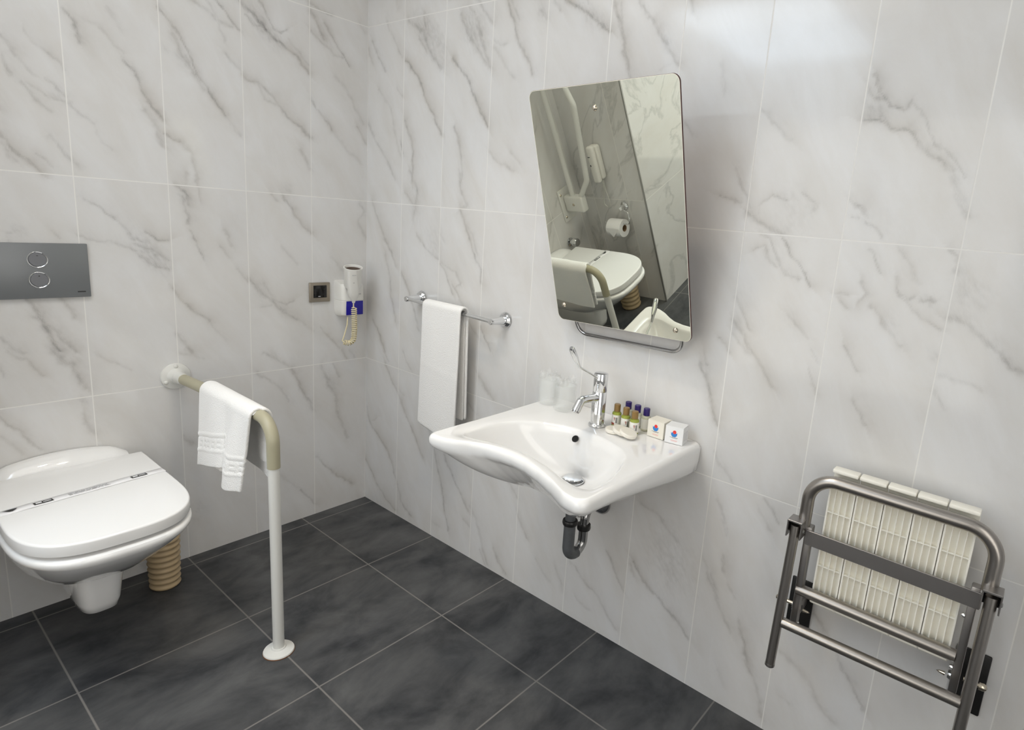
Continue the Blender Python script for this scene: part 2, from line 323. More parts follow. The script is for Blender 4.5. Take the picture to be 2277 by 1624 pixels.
VEIN_L='0.5 9 1131,1760 1120,1734 1106,1711;0.28 8 1106,1711 1084,1684 1062,1661;0.55 7 1136,1706 1126,1682 1113,1650;0.42 7 1095,1639 1078,1612 1058,1589 1039,1570;0.35 6 1088,1641 1065,1627 1038,1614 1003,1609;0.45 6 1032,1732 1015,1718 1002,1694;0.2 5 1083,1790 1067,1754 1032,1732;0.4 6 1037,1661 1021,1646 1002,1625;0.4 7 1049,1502 1024,1467 1005,1441;0.25 7 1156,1467 1142,1442 1127,1422;0.6 7 992,1864 971,1840 960,1803 954,1783;0.15 9 954,1854 912,1845;0.3 7 902,1835 874,1801 849,1782;0.22 14 881,1898 856,1848;0.75 6 848,1756 820,1722 808,1678 782,1638 756,1601;0.32 14 799,1621 771,1567 758,1512;0.5 5 998,1606 974,1579 943,1552;0.25 5 943,1552 931,1524 902,1484;0.7 5 747,1945 712,1902 679,1849 655,1792 630,1747 596,1700 562,1650;0.45 9 713,1874 687,1819 662,1783 624,1720;0.4 9 656,1993 603,1975 565,1947 529,1946;0.75 5 573,2019 539,1976 504,1939;0.55 5 752,1557 711,1536;0.32 12 710,1540 675,1508 663,1454 665,1407;0.3 9 700,1404 692,1435;0.28 10 558,1859 508,1812;0.25 10 562,1646 515,1589;0.75 10 498,2035 457,2011 420,1970 376,1943 343,1929;0.65 6 343,1929 301,1904 253,1859;0.5 5 484,1999 458,1970 435,1977;0.5 5 437,2061 418,2026 387,1982 359,1975 338,1992;0.35 7 334,1958 297,1925 258,1890;0.55 7 500,1799 480,1780 444,1780 397,1747 365,1706 340,1678 288,1650 252,1617;0.4 6 456,1789 426,1734 385,1718;0.3 12 289,1569 253,1501;0.5 5 246,2105 210,2096 160,2095;0.55 6 246,2081 220,2045 193,2000;0.35 6 243,2011 193,1980 146,1951 113,1946;0.6 5 193,2057 156,2015 122,1969 83,1924;0.25 12 142,1863 98,1830 52,1760 26,1711;0.5 6 246,1770 214,1726 162,1662;0.2 12 162,1662 87,1588 30,1550;0.4 6 47,1694 9,1631;0.2 5 38,2101 13,2070;0.4 6 410,1394 389,1368;0.55 7 371,1391 337,1342 293,1283 252,1244;0.5 8 502,1066 466,1026 420,984 372,931 318,895;0.3 6 448,1048 402,988;0.45 6 411,984 363,958 330,975;0.25 9 318,904 251,841;0.25 5 459,955 416,962;0.25 8 371,1188 314,1121;0.35 10 40,1386 13,1354 45,1304 6,1233;0.4 5 217,853 181,810 129,749;0.22 7 164,1153 118,1086;0.5 6 978,1323 937,1302 899,1266 868,1220 839,1195;0.38 6 1002,1216 952,1200 900,1194 853,1169;0.6 5 824,1229 790,1207 760,1210;0.42 6 855,1191 811,1177 761,1135;0.42 6 844,1150 795,1116 762,1104;0.8 9 1135,1021 1115,986 1101,932 1090,892 1072,854;0.3 6 1163,1217 1151,1217;0.6 6 727,1395 702,1371 693,1330;0.55 7 710,1344 701,1306 693,1264;0.55 5 694,1237 671,1191 652,1139;0.3 6 658,1425 654,1348;0.35 8 581,1250 556,1193;0.3 6 598,1184 569,1147;0.4 7 539,1105 505,1054;0.65 5 756,1037 727,992 686,949 643,912;0.22 7 643,912 592,835;0.5 10 750,876 727,837 707,800;0.5 9 1203,911 1186,882 1160,857;0.25 5 1063,1224 1043,1204;0.5 5 124,739 97,700;0.4 5 81,734 53,699;0.35 7 455,770 390,729 358,701;0.38 7 484,691 432,650 392,615 357,550;0.5 11 345,689 317,641 294,578 265,527 253,489;0.42 12 218,686 183,594 146,536 141,445 91,326;0.35 7 161,683 135,622;0.55 5 242,273 196,212 142,152 74,92;0.5 5 315,136 245,47;0.2 7 396,229 320,148;0.45 6 1192,869 1155,836 1136,806 1117,785;0.52 12 1091,853 1066,821 1042,803 1034,761 1016,724;0.4 12 1028,638 1025,598 1007,562;0.25 6 988,837 949,805 892,766;0.2 9 743,806 671,776;0.35 7 751,492 716,452;0.25 8 1228,608 1204,573 1183,542'
BLOT_R='374,2045,60,0.4;470,1972,45,0.28;646,2014,52,0.42;465,1254,47,0.22;329,1417,43,0.2;973,2028,22,0.35;1449,1884,14,0.3;1164,1991,30,0.25;2020,1688,23,0.45;1872,1461,46,0.18;2210,1275,12,0.25;2134,1220,18,0.2;2282,1301,33,0.28;1762,1143,16,0.3;2237,1156,13,0.28;1914,1169,25,0.15;1642,366,75,0.2;1664,384,73,0.18'
BLOT_L='1018,1618,19,0.3;688,1798,24,0.3;987,1430,13,0.35;738,1823,12,0.25;431,1974,32,0.4;376,1940,25,0.35;202,2022,28,0.2;340,1411,20,0.3;372,936,23,0.25;457,1022,30,0.25;815,1165,39,0.42;785,1116,27,0.3;1133,1224,12,0.32;706,1359,21,0.45;1084,870,16,0.3;412,751,22,0.2;172,603,31,0.25;1028,684,12,0.4;726,464,15,0.25;704,188,23,0.25;722,147,16,0.22'

_rs=np.random.RandomState(11)
_lat=_rs.rand(256,256)
def vnoise(x,y):
    xi=np.floor(x).astype(int); yi=np.floor(y).astype(int); fx=x-xi; fy=y-yi
    fx=fx*fx*(3-2*fx); fy=fy*fy*(3-2*fy)
    a=_lat[xi%256,yi%256]; b=_lat[(xi+1)%256,yi%256]; c=_lat[xi%256,(yi+1)%256]; d=_lat[(xi+1)%256,(yi+1)%256]
    return (a*(1-fx)+b*fx)*(1-fy)+(c*(1-fx)+d*fx)*fy
def random_veins(rs,h0,h1,z0,z1,n):
    out=[]
    for _ in range(n):
        h=rs.uniform(h0,h1); z=rs.uniform(z0,z1); pts=[(h,z)]; a=math.radians(rs.uniform(-68,-48))
        for k in range(rs.randint(2,6)):
            a+=rs.uniform(-.25,.25); s=rs.uniform(40,80); h+=s*math.cos(a); z+=s*math.sin(a); pts.append((h,z))
        pts=[p for p in pts if h0-40<p[0]<h1+40]
        if len(pts)>1: out.append((rs.uniform(.25,.6),rs.randint(5,10),pts))
    return out
def vein_field(spec,blots,extra,hh,zz,first):
    """hh, zz: grids in metres (h grows to the right as one faces the wall)"""
    H,Z=hh*1000,zz*1000
    wx=H+10*(vnoise(H/28,Z/28)-.5)+5*(vnoise(H/9+50,Z/9)-.5); wz=Z+10*(vnoise(H/28+90,Z/28)-.5)+5*(vnoise(H/9,Z/9+70)-.5)
    A=np.zeros_like(H); S=np.zeros_like(H)
    veins=[]
    for s in spec.split(';'):
        t=s.split(' '); veins.append((float(t[0]),int(t[1]),[tuple(map(int,q.split(','))) for q in t[2:]]))
    brk=.55+.75*vnoise(H/22+7,Z/22+3)
    for inten,w,pts in veins+extra:
        P=np.array(pts,float); m=70
        hs=(H[:,0]>P[:,0].min()-m)&(H[:,0]<P[:,0].max()+m); zs=(Z[0]>P[:,1].min()-m)&(Z[0]<P[:,1].max()+m)
        if not hs.any() or not zs.any(): continue
        ix=np.ix_(hs,zs); X=wx[ix]; Y=wz[ix]; best=np.full(X.shape,1e9); side=np.zeros(X.shape)
        tot=len(P)-1
        for i in range(tot):
            d=P[i+1]-P[i]; l2=max(1,(d**2).sum()); t=np.clip(((X-P[i,0])*d[0]+(Y-P[i,1])*d[1])/l2,0,1)
            ex=X-P[i,0]-t*d[0]; ey=Y-P[i,1]-t*d[1]; dist=np.hypot(ex,ey)
            s=(ex*d[1]-ey*d[0]); b=dist<best; best=np.where(b,dist,best); side=np.where(b,s,side)
        ww=w*.72
        core=np.exp(-(best/(ww*.8))**2); halo=.5*np.exp(-best/np.where(side>0,ww*1.2,ww*3.2))
        A[ix]=np.maximum(A[ix],inten*np.clip(core*.62+halo,0,1)*brk[ix]*.95)
        S[ix]=np.maximum(S[ix],inten*np.exp(-best/np.where(side>0,10,30)))
    if blots:
        for s in blots.split(';'):
            h,z,r,i=s.split(','); h,z,r,i=float(h),float(z),float(r),float(i)
            d2=((wx-h+(wz-z)*.35)**2+(wz-z)**2*.6)/r**2
            A+=i*.75*np.exp(-d2)*(.35+1.1*vnoise(H/7+(Z/13),Z/11))
    A+=.10*np.clip(vnoise((H+Z*.55)/26,Z/90)*vnoise((H+Z*.5)/60+20,Z/170)-.22,0,1)
    S=np.clip(S*.75*np.clip(vnoise(H/60+31,Z/110+8)*1.8-.35,0,1),0,1)
    return np.clip(A*.70,0,1),S
def wall_grid(name,hmax,zmax,step,fn,field,mat_):
    hf=min(hmax,2.60); zf=2.12
    h=np.unique(np.concatenate([np.arange(0,hf,step),np.linspace(hf,hmax,30)])); z=np.concatenate([np.arange(0,zf,step),np.linspace(zf,zmax,24)])
    nh,nz=len(h)-1,len(z)-1; hh,zz=np.meshgrid(h,z,indexing='ij')
    co=fn(hh,zz).reshape(-1,3)
    idx=np.arange((nh+1)*(nz+1)).reshape(nh+1,nz+1)
    f=np.stack([idx[:-1,:-1],idx[1:,:-1],idx[1:,1:],idx[:-1,1:]],-1).reshape(-1,4)
    me=bpy.data.meshes.new(name); me.vertices.add(len(co)); me.vertices.foreach_set('co',co.ravel())
    me.loops.add(f.size); me.loops.foreach_set('vertex_index',f.ravel()); me.polygons.add(len(f))
    me.polygons.foreach_set('loop_start',np.arange(0,f.size,4)); me.update(calc_edges=True)
    fa,fs_=field(hh,zz)
    for nm,fv in (('vein',fa),('stain',fs_)):
        at=me.attributes.new(nm,'FLOAT','POINT'); at.data.foreach_set('value',fv.ravel().astype(np.float32))
    me.materials.append(mat_); o=bpy.data.objects.new(name,me); COL.objects.link(o); return o
CEIL=2.55
FILL_L=1.2  # glow of the added fill panel behind the camera
rsv=np.random.RandomState(5)
ex=[]
for k in range(3):
    ex+=random_veins(rsv,2497+250*k,2740+250*k,60,2500,9)
for k in range(10): ex+=random_veins(rsv,250*k,250*k+240,2110,2540,2)
o=wall_grid('wall_right',3.2,CEIL,.004,lambda h,z:np.stack([h,np.zeros_like(h),z],-1),lambda h,z:vein_field(VEIN_R,BLOT_R,ex,h,z,.2473),marble('marble_tile_right',0,.2473,True))
struct(o,'white grey-veined marble tiled wall behind the washbasin and mirror','wall')
exl=[]
for k in range(2): exl+=random_veins(rsv,-1560+250*k,-1310+250*k,60,2500,9)
for k in range(5): exl+=random_veins(rsv,-250*k-240,-250*k,2110,2540,2)
# seen from the room the left wall's right-hand direction is +y; h = y + 1.56 on the grid
VL=';'.join(' '.join(s.split(' ')[:2]+['%d,%d'%(-int(q.split(',')[0]),int(q.split(',')[1])) for q in s.split(' ')[2:]]) for s in VEIN_L.split(';'))
BLL=';'.join('-'+s for s in BLOT_L.split(';'))
NY=1.545
o=wall_grid('wall_left',NY,CEIL,.004,lambda h,z:np.stack([np.zeros_like(h),h-NY,z],-1),lambda h,z:vein_field(VL,BLL,exl,h-NY,z,.25),marble('marble_tile_left',1,-.25,True))
struct(o,'white grey-veined marble tiled wall behind the toilet','wall')
# niche return, the wall beyond it, and the room behind the camera
mg=marble('marble_tile_plain_x',0,.10,False,-1); mgy=marble('marble_tile_plain_y',1,-.05,False,-1)
XN,YB,XF=.47,-2.68,3.2
struct(box('wall_niche',(XN/2-.0,(NY*-1+YB)/2,CEIL/2),(XN,abs(YB)-NY,CEIL),[mg],None,smooth=0),'marble tiled side wall of the toilet niche, seen in the mirror','wall')
struct(box('wall_back',((XN+XF)/2,YB-.05,CEIL/2),(XF-XN+.0,.1,CEIL),[mg],None,smooth=0),'marble tiled wall behind the camera','wall')
struct(box('wall_front',(XF+.05,YB/2-.05,CEIL/2),(.1,-YB+.1,CEIL),[mgy],None,smooth=0),'marble tiled wall to the right of the camera','wall')
struct(box('floor',(XF/2,YB/2,-.025),(XF,-YB,.05),floor_mat(),None,smooth=0),'dark slate grey square floor tiles with pale grout','floor')
struct(box('ceiling',(XF/2,YB/2,CEIL+.03),(XF,-YB,.06),M['ceiling'],None,smooth=0),'plain white ceiling above the bathroom','ceiling')
struct(box('trim_1',(XN+.003,-NY+.003,CEIL/2),(.008,.008,CEIL-.002),M['trimdark'],None,smooth=0),'thin metal corner trim on the toilet niche wall','trim')

wn_=thing('fill_panel_1','added glowing fill panel framed as a window in the wall behind the camera','fill light',(1.42,YB+.0005,.42))  # added to fill the lower walls with light; no window is known here
wn_['kind']='structure'
for zz in (.02,1.74): box('fill_panel_frame',(0,.02,zz),(1.70,.04,.04),M['carton'],wn_,.003,1)
for xx in (-.83,0,.83): box('fill_panel_frame',(xx,.02,.88),(.04,.04,1.68),M['carton'],wn_,.003,1)
gm=mat('fill_light_pane',(.9,.9,.9),.5,emit=(1.0,.95,.865),estr=FILL_L)  # glowing sheet that gives the added fill
for xx in (-.415,.415): box('fill_pane',(xx,.012,.88),(.79,.008,1.68),gm,wn_)

wf_=thing('fill_panel_2','added glowing fill panel framed as a window, right of the camera','fill light',(XF-.0005,-1.55,.42))  # second added fill source, lights the toilet wall from the front
wf_['kind']='structure'
for zz in (.02,1.74): box('fill_panel_frame',(-.02,0,zz),(.04,1.50,.04),M['carton'],wf_,.003,1)
for yy in (-.73,0,.73): box('fill_panel_frame',(-.02,yy,.88),(.04,.04,1.68),M['carton'],wf_,.003,1)
gm2=mat('fill_light_pane_side',(.9,.9,.9),.5,emit=(1.0,.95,.865),estr=1.45)  # glow of the side fill panel
for yy in (-.365,.365): box('fill_pane',(-.012,yy,.88),(.008,.69,1.68),gm2,wf_)
# ------------------------------------------------------------------ washbasin
def densify(poly,rads,n=10,step=.006):
    """closed 2-D polygon with rounded corners"""
    N=len(poly); out=[]
    for i in range(N):
        a,b,c=(Vector((*poly[i-1],0)),Vector((*poly[i],0)),Vector((*poly[(i+1)%N],0)))
        r=rads[i]
        if r<=0: out.append(b.xy); continue
        seg=round_path([a,b,c],r,n); out+= [p.xy for p in seg[1:-1]]
    return out
def polar_resample(poly,cen,N,phase=0.0):
    P=[Vector(p) for p in poly]; cen=Vector(cen); res=[]
    for k in range(N):
        th=2*PI*k/N+phase; d=Vector((math.cos(th),math.sin(th))); best=None
        for i in range(len(P)):
            a=P[i]-cen; b=P[(i+1)%len(P)]-cen; e=b-a
            den=d.x*e.y-d.y*e.x
            if abs(den)<1e-12: continue
            t=(a.x*e.y-a.y*e.x)/den; s=(a.x*d.y-a.y*d.x)/den
            if t>0 and -1e-6<=s<=1+1e-6: best=t if best is None else max(best,t)
        res.append(best)
    return res
def smooth_cyc(r,it=2):
    r=list(r)
    for _ in range(it): r=[(r[i-1]+2*r[i]+r[(i+1)%len(r)])/4 for i in range(len(r))]
    return r
ZB=.785
basin=thing('washbasin','white ceramic wall-hung washbasin with a curved concave front edge','washbasin',(1.415,0,0))
CX,CYB=1.415,-.33
O=[(1.128,-.002),(1.133,-.25),(1.138,-.50),(1.142,-.548),(1.20,-.540),(1.239,-.523),(1.27,-.503),(1.304,-.486),(1.348,-.477),(1.394,-.474),(1.448,-.480),(1.511,-.498),(1.577,-.523),(1.640,-.553),(1.702,-.562),(1.703,-.30),(1.703,-.002)]
Or=[.0,0,0,.022,.05,.06,.06,.06,.06,.06,.06,.06,.06,.05,.045,0,0]
B=[(1.203,-.470),(1.203,-.382),(1.214,-.315),(1.240,-.265),(1.284,-.225),(1.335,-.200),(1.379,-.190),(1.43,-.189),(1.483,-.194),(1.565,-.222),(1.607,-.257),(1.637,-.321),(1.657,-.393),(1.666,-.472),(1.655,-.512),(1.60,-.488),(1.511,-.456),(1.448,-.440),(1.394,-.434),(1.348,-.438),(1.304,-.447),(1.27,-.463),(1.23,-.485)]
NB=480
ro=polar_resample(densify(O,Or,24),(CX,CYB),NB); rb=smooth_cyc(polar_resample(densify(B,[.03]*len(B)),(CX,CYB),NB),40)
DX,DY=1.415,-.225
def ringp(f,z):
    """f: list of radii about the basin centre; z: value or list"""
    return [Vector((CX+f[k]*math.cos(2*PI*k/NB)-1.415,CYB+f[k]*math.sin(2*PI*k/NB),z[k] if isinstance(z,list) else z)) for k in range(NB)]
def mixr(a,b,t,z):
    return [a[k].lerp(b[k],t)*1 for k in range(NB)] if z is None else [Vector((*(a[k].lerp(b[k],t)).xy,z)) for k in range(NB)]
dirs=[(math.cos(2*PI*k/NB),math.sin(2*PI*k/NB)) for k in range(NB)]
back=[1.0 if (CYB+ro[k]*dirs[k][1])>-.02 else 0.0 for k in range(NB)]
HW0,HW1=CX-1.128,1.703-CX
def off(r,d):
    # inset towards the middle; along the wall only the ends move in
    out=[]
    for k in range(NB):
        if back[k]:
            x=r[k]*dirs[k][0]; lim=(HW1 if x>0 else HW0)-d
            out.append(r[k] if abs(x)<=lim else r[k]*lim/abs(x))
        else: out.append(max(.01,r[k]-d))
    return out
def sstep(t): t=max(0,min(1,t)); return t*t*(3-2*t)
hs=[.010+.052*sstep(((CYB+ro[k]*dirs[k][1])+.56)/.60) for k in range(NB)]      # height of the upright side, growing towards the wall
drainring=lambda r,z:[Vector((DX-1.415+r*dx,DY+r*dy,z)) for dx,dy in dirs]
rings=[]
# underside, from the outlet outwards
rings.append(drainring(.025,.607)); rings.append(drainring(.05,.612))
rs_=smooth_cyc(ro,44)
bot=ringp([min(a,b) for a,b in zip(off(ro,.034),off(rs_,.034))],[ZB-.030-hs[k]-.012 for k in range(NB)]); inn=drainring(.06,.615)
for t in [1-(1-q/30)**1.35 for q in range(2,30)]:
    rr=[]
    for k in range(NB):
        p=inn[k].lerp(bot[k],t); s=.25*t+.75*t**2.4; p.z=inn[k].z*(1-s)+bot[k].z*s; rr.append(p)
    rings.append(rr)
rings.append(bot)
rings.append(ringp([min(a,b) for a,b in zip(off(ro,.012),off(smooth_cyc(ro,16),.011))],[ZB-.030-hs[k] for k in range(NB)]))
rings.append(ringp(off(ro,.004),[ZB-.022-hs[k] for k in range(NB)]))
rings.append(ringp(off(ro,.000),[ZB-.018-hs[k]*.6 for k in range(NB)]))
for q in range(8):
    a=q/7*PI/2; r=.017
    rings.append(ringp(off(ro,r*(1-math.cos(a))),ZB-r+r*math.sin(a)))
# flat rim to the bowl's lip, then down the bowl
lipo=[rb[k]+.010 for k in range(NB)]
lipo=smooth_cyc([min(lipo[k],ro[k]-.021) for k in range(NB)],24)
rings.append(ringp([lipo[k]*.5+off(ro,.017)[k]*.5 for k in range(NB)],ZB-.001))
rings.append(ringp(lipo,ZB-.002)); rings.append(ringp([r-.005 for r in lipo],ZB-.004)); rings.append(ringp([r-.010 for r in lipo],ZB-.010))
edge=ringp([r-.014 for r in lipo],ZB-.018); dr=drainring(.040,.640)
for q in range(1,25):
    t=q/24; rr=[]
    for k in range(NB):
        u=t**1.15; p=edge[k].lerp(dr[k],u)
        p.z=dr[k].z+(edge[k].z-dr[k].z)*((1-t)**1.9*.75+(1-t)*.25); rr.append(p)
    rings.append(rr)
rings.append(drainring(.034,.636)); rings.append(drainring(.030,.628))
vs,fs=loft(rings,True,True)
mesh_obj('bowl',vs,fs,M['ceramic'],basin,75)
# overflow hole and waste
turned('overflow_hole',[(0,.003),(.0095,.003),(.011,.0005),(.0095,-.004),(0,-.006)],M['blackg'],basin,axis=(.0,-.75,.66),origin=(-.022,-.1995,.7555))
turned('waste_plug',[(0,.0115),(.018,.011),(.027,.0085),(.0285,.006),(.027,.0045),(.016,.003),(.014,-.006),(0,-.006)],M['chrome'],basin,origin=(0,-.225,.641))
turned('waste_ring',[(.0335,-.002),(.0345,.001),(.031,.002),(.029,-.001),(.029,-.008),(.0335,-.008),(.0335,-.002)],M['chrome'],basin,origin=(0,-.225,.638))
# the moulded soap shelf line beside the bowl
# ------------------------------------------------------------------ tap
tap=thing('basin_tap','chrome single-lever basin tap with a long clinic lever','tap',(1.409,-.118,ZB))
turned('tap_base',[(0,0),(.0265,0),(.0265,.004),(.0235,.007),(0,.007)],M['chrome'],tap)
turned('tap_body',[(0,.005),(.0215,.005),(.0215,.105),(.0208,.106),(.0208,.1075),(.0215,.1085),(.0215,.160),(.0205,.1625),(.018,.1635),(0,.1635)],M['chrome'],tap)
pth=round_path([(0,-.012,.088),(0,-.045,.092),(0,-.090,.095),(0,-.112,.066)],.018,8)
tube('spout',pth,[.0128]*len(pth),M['chrome'],tap,24)
turned('aerator',[(0,0),(.0105,0),(.0105,.004),(0,.004)],M['chrome_dark'],tap,axis=(0,-.54,-.85),origin=(0,-.1115,.0665))
lp=round_path([(.002,-.018,.150),(.001,-.060,.172),(0,-.110,.197),(.003,-.152,.252)],.012,5)
n=len(lp); rr=[]
for i,p in enumerate(lp):
    t=i/(n-1); rr.append(.0032)
lv,lf=sweep(lp[:-1],.0032,12)
hv,hf=sweep([Vector((0,-.109,.196)).lerp(Vector((.003,-.158,.260)),t) for t in (0,.25,.5,.75,.93,1)],[.0035,.006,.0085,.0085,.0078,.005],14)
lvf=join([(lv,lf)]); mesh_obj('lever',*lvf,M['chrome'],tap,50)
mesh_obj('lever_grip',hv,hf,M['chrome'],tap,50)
# ------------------------------------------------------------------ trap under the basin
trap=thing('drain_trap','dark grey and chrome drain trap hanging under the washbasin','drain pipe',(1.415,-.22,.418))
turned('tailpiece',[(0,.194),(.036,.194),(.033,.180),(.021,.162),(.0215,.158),(.0200,.152),(.0155,.145),(.0155,.06),(.0155,.05),(0,.05)],M['pipe_grey'],trap)
turned('collar_ring',[(.0160,.143),(.0215,.143),(.0225,.147),(.0215,.153),(.0160,.153)],M['pipe_black'],trap,origin=(0,0,.0))
turned('union_nut',[(.0152,.078),(.0215,.078),(.0235,.083),(.0238,.088),(.022,.093),(.0152,.093)],M['pipe_black'],trap)
up=round_path([(0,0,.080),(0,0,-.030),(0,.072,-.030),(0,.072,.045)],.0355,14)
half=len(up)//2
vs,fs=sweep(up[:half+2],.0178,20); mesh_obj('u_bend',vs,fs,M['pipe_grey'],trap,50)
vs,fs=sweep(up[half+1:],.0150,20); mesh_obj('chrome_bend',vs,fs,M['chrome_dark'],trap,50)
turned('slip_nut',[(.0140,.035),(.0205,.035),(.0220,.041),(.0205,.052),(.0140,.052)],M['pipe_black'],trap,origin=(0,.072,.0))
p2=round_path([(0,.072,.04),(0,.076,.095),(-.008,.135,.098),(-.045,.218,.060)],.04,10)
tube('outlet_pipe',p2,.0145,M['chrome_dark'],trap,20)
turned('wall_rosette',[(0,.02),(.020,.02),(.034,.012),(.040,.003),(.040,.0),(0,.0)],M['chrome_dark'],trap,axis=(0,-1,0),origin=(-.045,.219,.058))
# ------------------------------------------------------------------ things on the basin
def tumbler(x,y,label):
    t=thing('wrapped_tumbler',label,'glass',(x,y,ZB+.0006),(0,0,random.uniform(0,3)),'drinking glasses wrapped in clear film')
    turned('tumbler_glass',[(0,.0),(.029,.0),(.031,.004),(.033,.03),(.0335,.085),(.0325,.085),(.0318,.03),(.0295,.008),(0,.007)],M['glass'],t,seg=48)
    # crinkled film wrapper, gathered at the top
    rs=np.random.RandomState(int(x*1000)); seg=44; rings=[]
    for r,h,a in [(.0345,.002,.0006),(.0352,.02,.0012),(.0356,.05,.0012),(.0352,.078,.0014),(.033,.090,.003),(.029,.095,.005),(.024,.099,.006),(.025,.105,.007)]:
        ph=rs.rand(3)*6
        rings.append([Vector(((r+a*(math.sin(7*2*PI*k/seg+ph[0])+.7*math.sin(13*2*PI*k/seg+ph[1])))*math.cos(2*PI*k/seg),(r+a*(math.sin(7*2*PI*k/seg+ph[0])+.7*math.sin(13*2*PI*k/seg+ph[1])))*math.sin(2*PI*k/seg),h+a*1.2*math.sin(5*2*PI*k/seg+ph[2]))) for k in range(seg)])
    vs,fs=loft(rings,False,False); mesh_obj('film_wrapper',vs,fs,M['wrap'],t,80)
    return t
tumbler(1.171,-.072,'film-wrapped clear tumbler on the basin, nearer the towel')
tumbler(1.252,-.087,'film-wrapped clear tumbler on the basin, nearer the tap')
def bottle(x,y,rz,kind,label):
    t=thing('toiletry_bottle',label,'bottle',(x,y,ZB+.0006),(0,0,rz),'miniature toiletry bottles beside the tap')
    liq=M['liquid'] if kind=='g' else M['clearbottle']
    turned('bottle_body',[(0,0),(.0125,0),(.0140,.002),(.0140,.0405),(.0125,.0440),(.0085,.0455),(.0075,.0475),(0,.0475)],liq,t,seg=32)
    turned('cap',[(0,.0690),(.0085,.0690),(.0098,.0675),(.0098,.0470),(0,.0470)],M['cap_gold'] if kind=='g' else M['cap_blue'],t,seg=28)
    vs=[];fs=[]; n=18; R=.01415
    for k in range(n+1):
        a=-PI/2+(k/n-.5)*math.radians(205)
        for z in (.006,.037): vs.append((R*math.cos(a),R*math.sin(a),z))
    for k in range(n): fs.append((2*k,2*k+2,2*k+3,2*k+1))
    lb=mesh_obj('paper_label',vs,fs,M['label'],t,80)
    def patch(a0,a1,z0,z1,mm,nm):
        pv=[];pf=[];r2=R+.00012;nn=6
        for k in range(nn+1):
            a=-PI/2+a0+(a1-a0)*k/nn
            for z in (z0,z1): pv.append((r2*math.cos(a),r2*math.sin(a),z))
        for k in range(nn): pf.append((2*k,2*k+2,2*k+3,2*k+1))
        mesh_obj(nm,pv,pf,mm,lb,80)
    if kind=='g':
        patch(-.9,.1,.0065,.0125,M['red_print'],'label_band')
        patch(-.1,.25,.026,.029,M['red_print'],'label_mark'); patch(.0,.22,.021,.024,M['red_print'],'label_mark')
        patch(.35,.75,.013,.030,M['label_dark'],'label_figure')
    return t
for i,(x,y,rz,k,l) in enumerate([(1.452,-.079,.05,'g','bronze-capped green bottle standing beside the tap'),(1.489,-.085,.55,'g','middle of the three bronze-capped green bottles'),(1.526,-.094,.50,'g','bronze-capped green bottle with the red-banded label, nearest the cartons'),
    (1.460,-.030,.2,'b','violet-blue-capped bottle at the back, nearest the tap'),(1.498,-.036,.1,'b','middle of the three blue-capped bottles at the back'),(1.533,-.041,-.1,'b','blue-capped bottle at the back, nearest the cartons')]):
    bottle(x,y,rz,k,l)
def soap(x,y,z,rx,ry,label):
    o=turned('round_soap',[(0,0),(.0240,0),(.0252,.0010),(.0258,.003),(.0258,.0085),(.0252,.0102),(.0240,.0110),(.0215,.0112),(0,.0114)],M['soap'],None,seg=48,smooth=60)
    o.location=(x,y,z); o.rotation_euler=(rx,ry,0); tag(o,label,'soap','round soaps in front of the bottles')
soap(1.4795,-.1290,ZB+.001,0,.0,'round white soap, leftmost and lowest of the row of three')
soap(1.5060,-.1330,ZB+.0082,-.03,.27,'round white soap in the middle of the row of three')
soap(1.5340,-.1370,ZB+.0088,-.03,.28,'round white soap lying on top at the right of the row')
def carton(x,y,rz,mm,label):
    t=thing('soap_carton',label,'box',(x,y,ZB+.0006),(0,0,rz),'small soap cartons on the basin corner')
    w,d,h=.054,.046,.050
    box('carton_body',(0,0,h/2),(w,d,h),mm,t,.0006,1)
    box('lid_flap',(0,0,h+.0008),(w*.98,d*.98,.0012),mm,t,.0003,1)
    yy=-d/2-.0002
    Mx=Matrix.Translation((0,yy,h*.5))@Matrix.Rotation(PI/2,4,'X')
    v,f=lathe([(0,.0002),(.0052,.0002),(.0052,0),(0,0)],24,(0,-1,0),(.001,yy,h*.70)); o=mesh_obj('red_disc',v,f,M['bright_red'],t,0)
    # blue scalloped emblem below the red disc
    pts=[(-.010,.0065),(-.0075,.003),(-.005,.007),(-.002,.002),(.002,.002),(.005,.007),(.0075,.003),(.010,.0065),(.0085,-.003),(.004,-.0075),(-.004,-.0075),(-.0085,-.003)]
    vs=[(px,yy-.0001,h*.56+pz) for px,pz in pts]+[(px,yy+.0001,h*.56+pz) for px,pz in pts]; n=len(pts)
    fs=[tuple(range(n)),tuple(range(2*n-1,n-1,-1))]+[(i,(i+1)%n,n+(i+1)%n,n+i) for i in range(n)]
    mesh_obj('blue_emblem',vs,fs,M['blue_print'],t,0)
    box('dark_line',(0,yy,h*.375),(.024,.0003,.0012),M['label_dark'],t)
    box('small_print',(.002,yy,h*.335),(.016,.0003,.0008),M['label_dark'],t)
    for q in range(2): box('pink_print_line',(.001,yy,h*(.215-.05*q)),(.021-.003*q,.0003,.0011),M['pink_print'],t)
    if mm is M['carton']:
        for q in range(4): box('barcode_line',(w/2+.0002,-.012+.008*q,h*.45),(.0003,.0008,.028),M['print_grey'],t)
    return t
carton(1.588,-.052,.0,M['carton_cream'],'cream soap carton beside the bottles, further from the basin corner')
carton(1.6465,-.0535,.17,M['carton'],'white soap carton at the right corner of the washbasin')
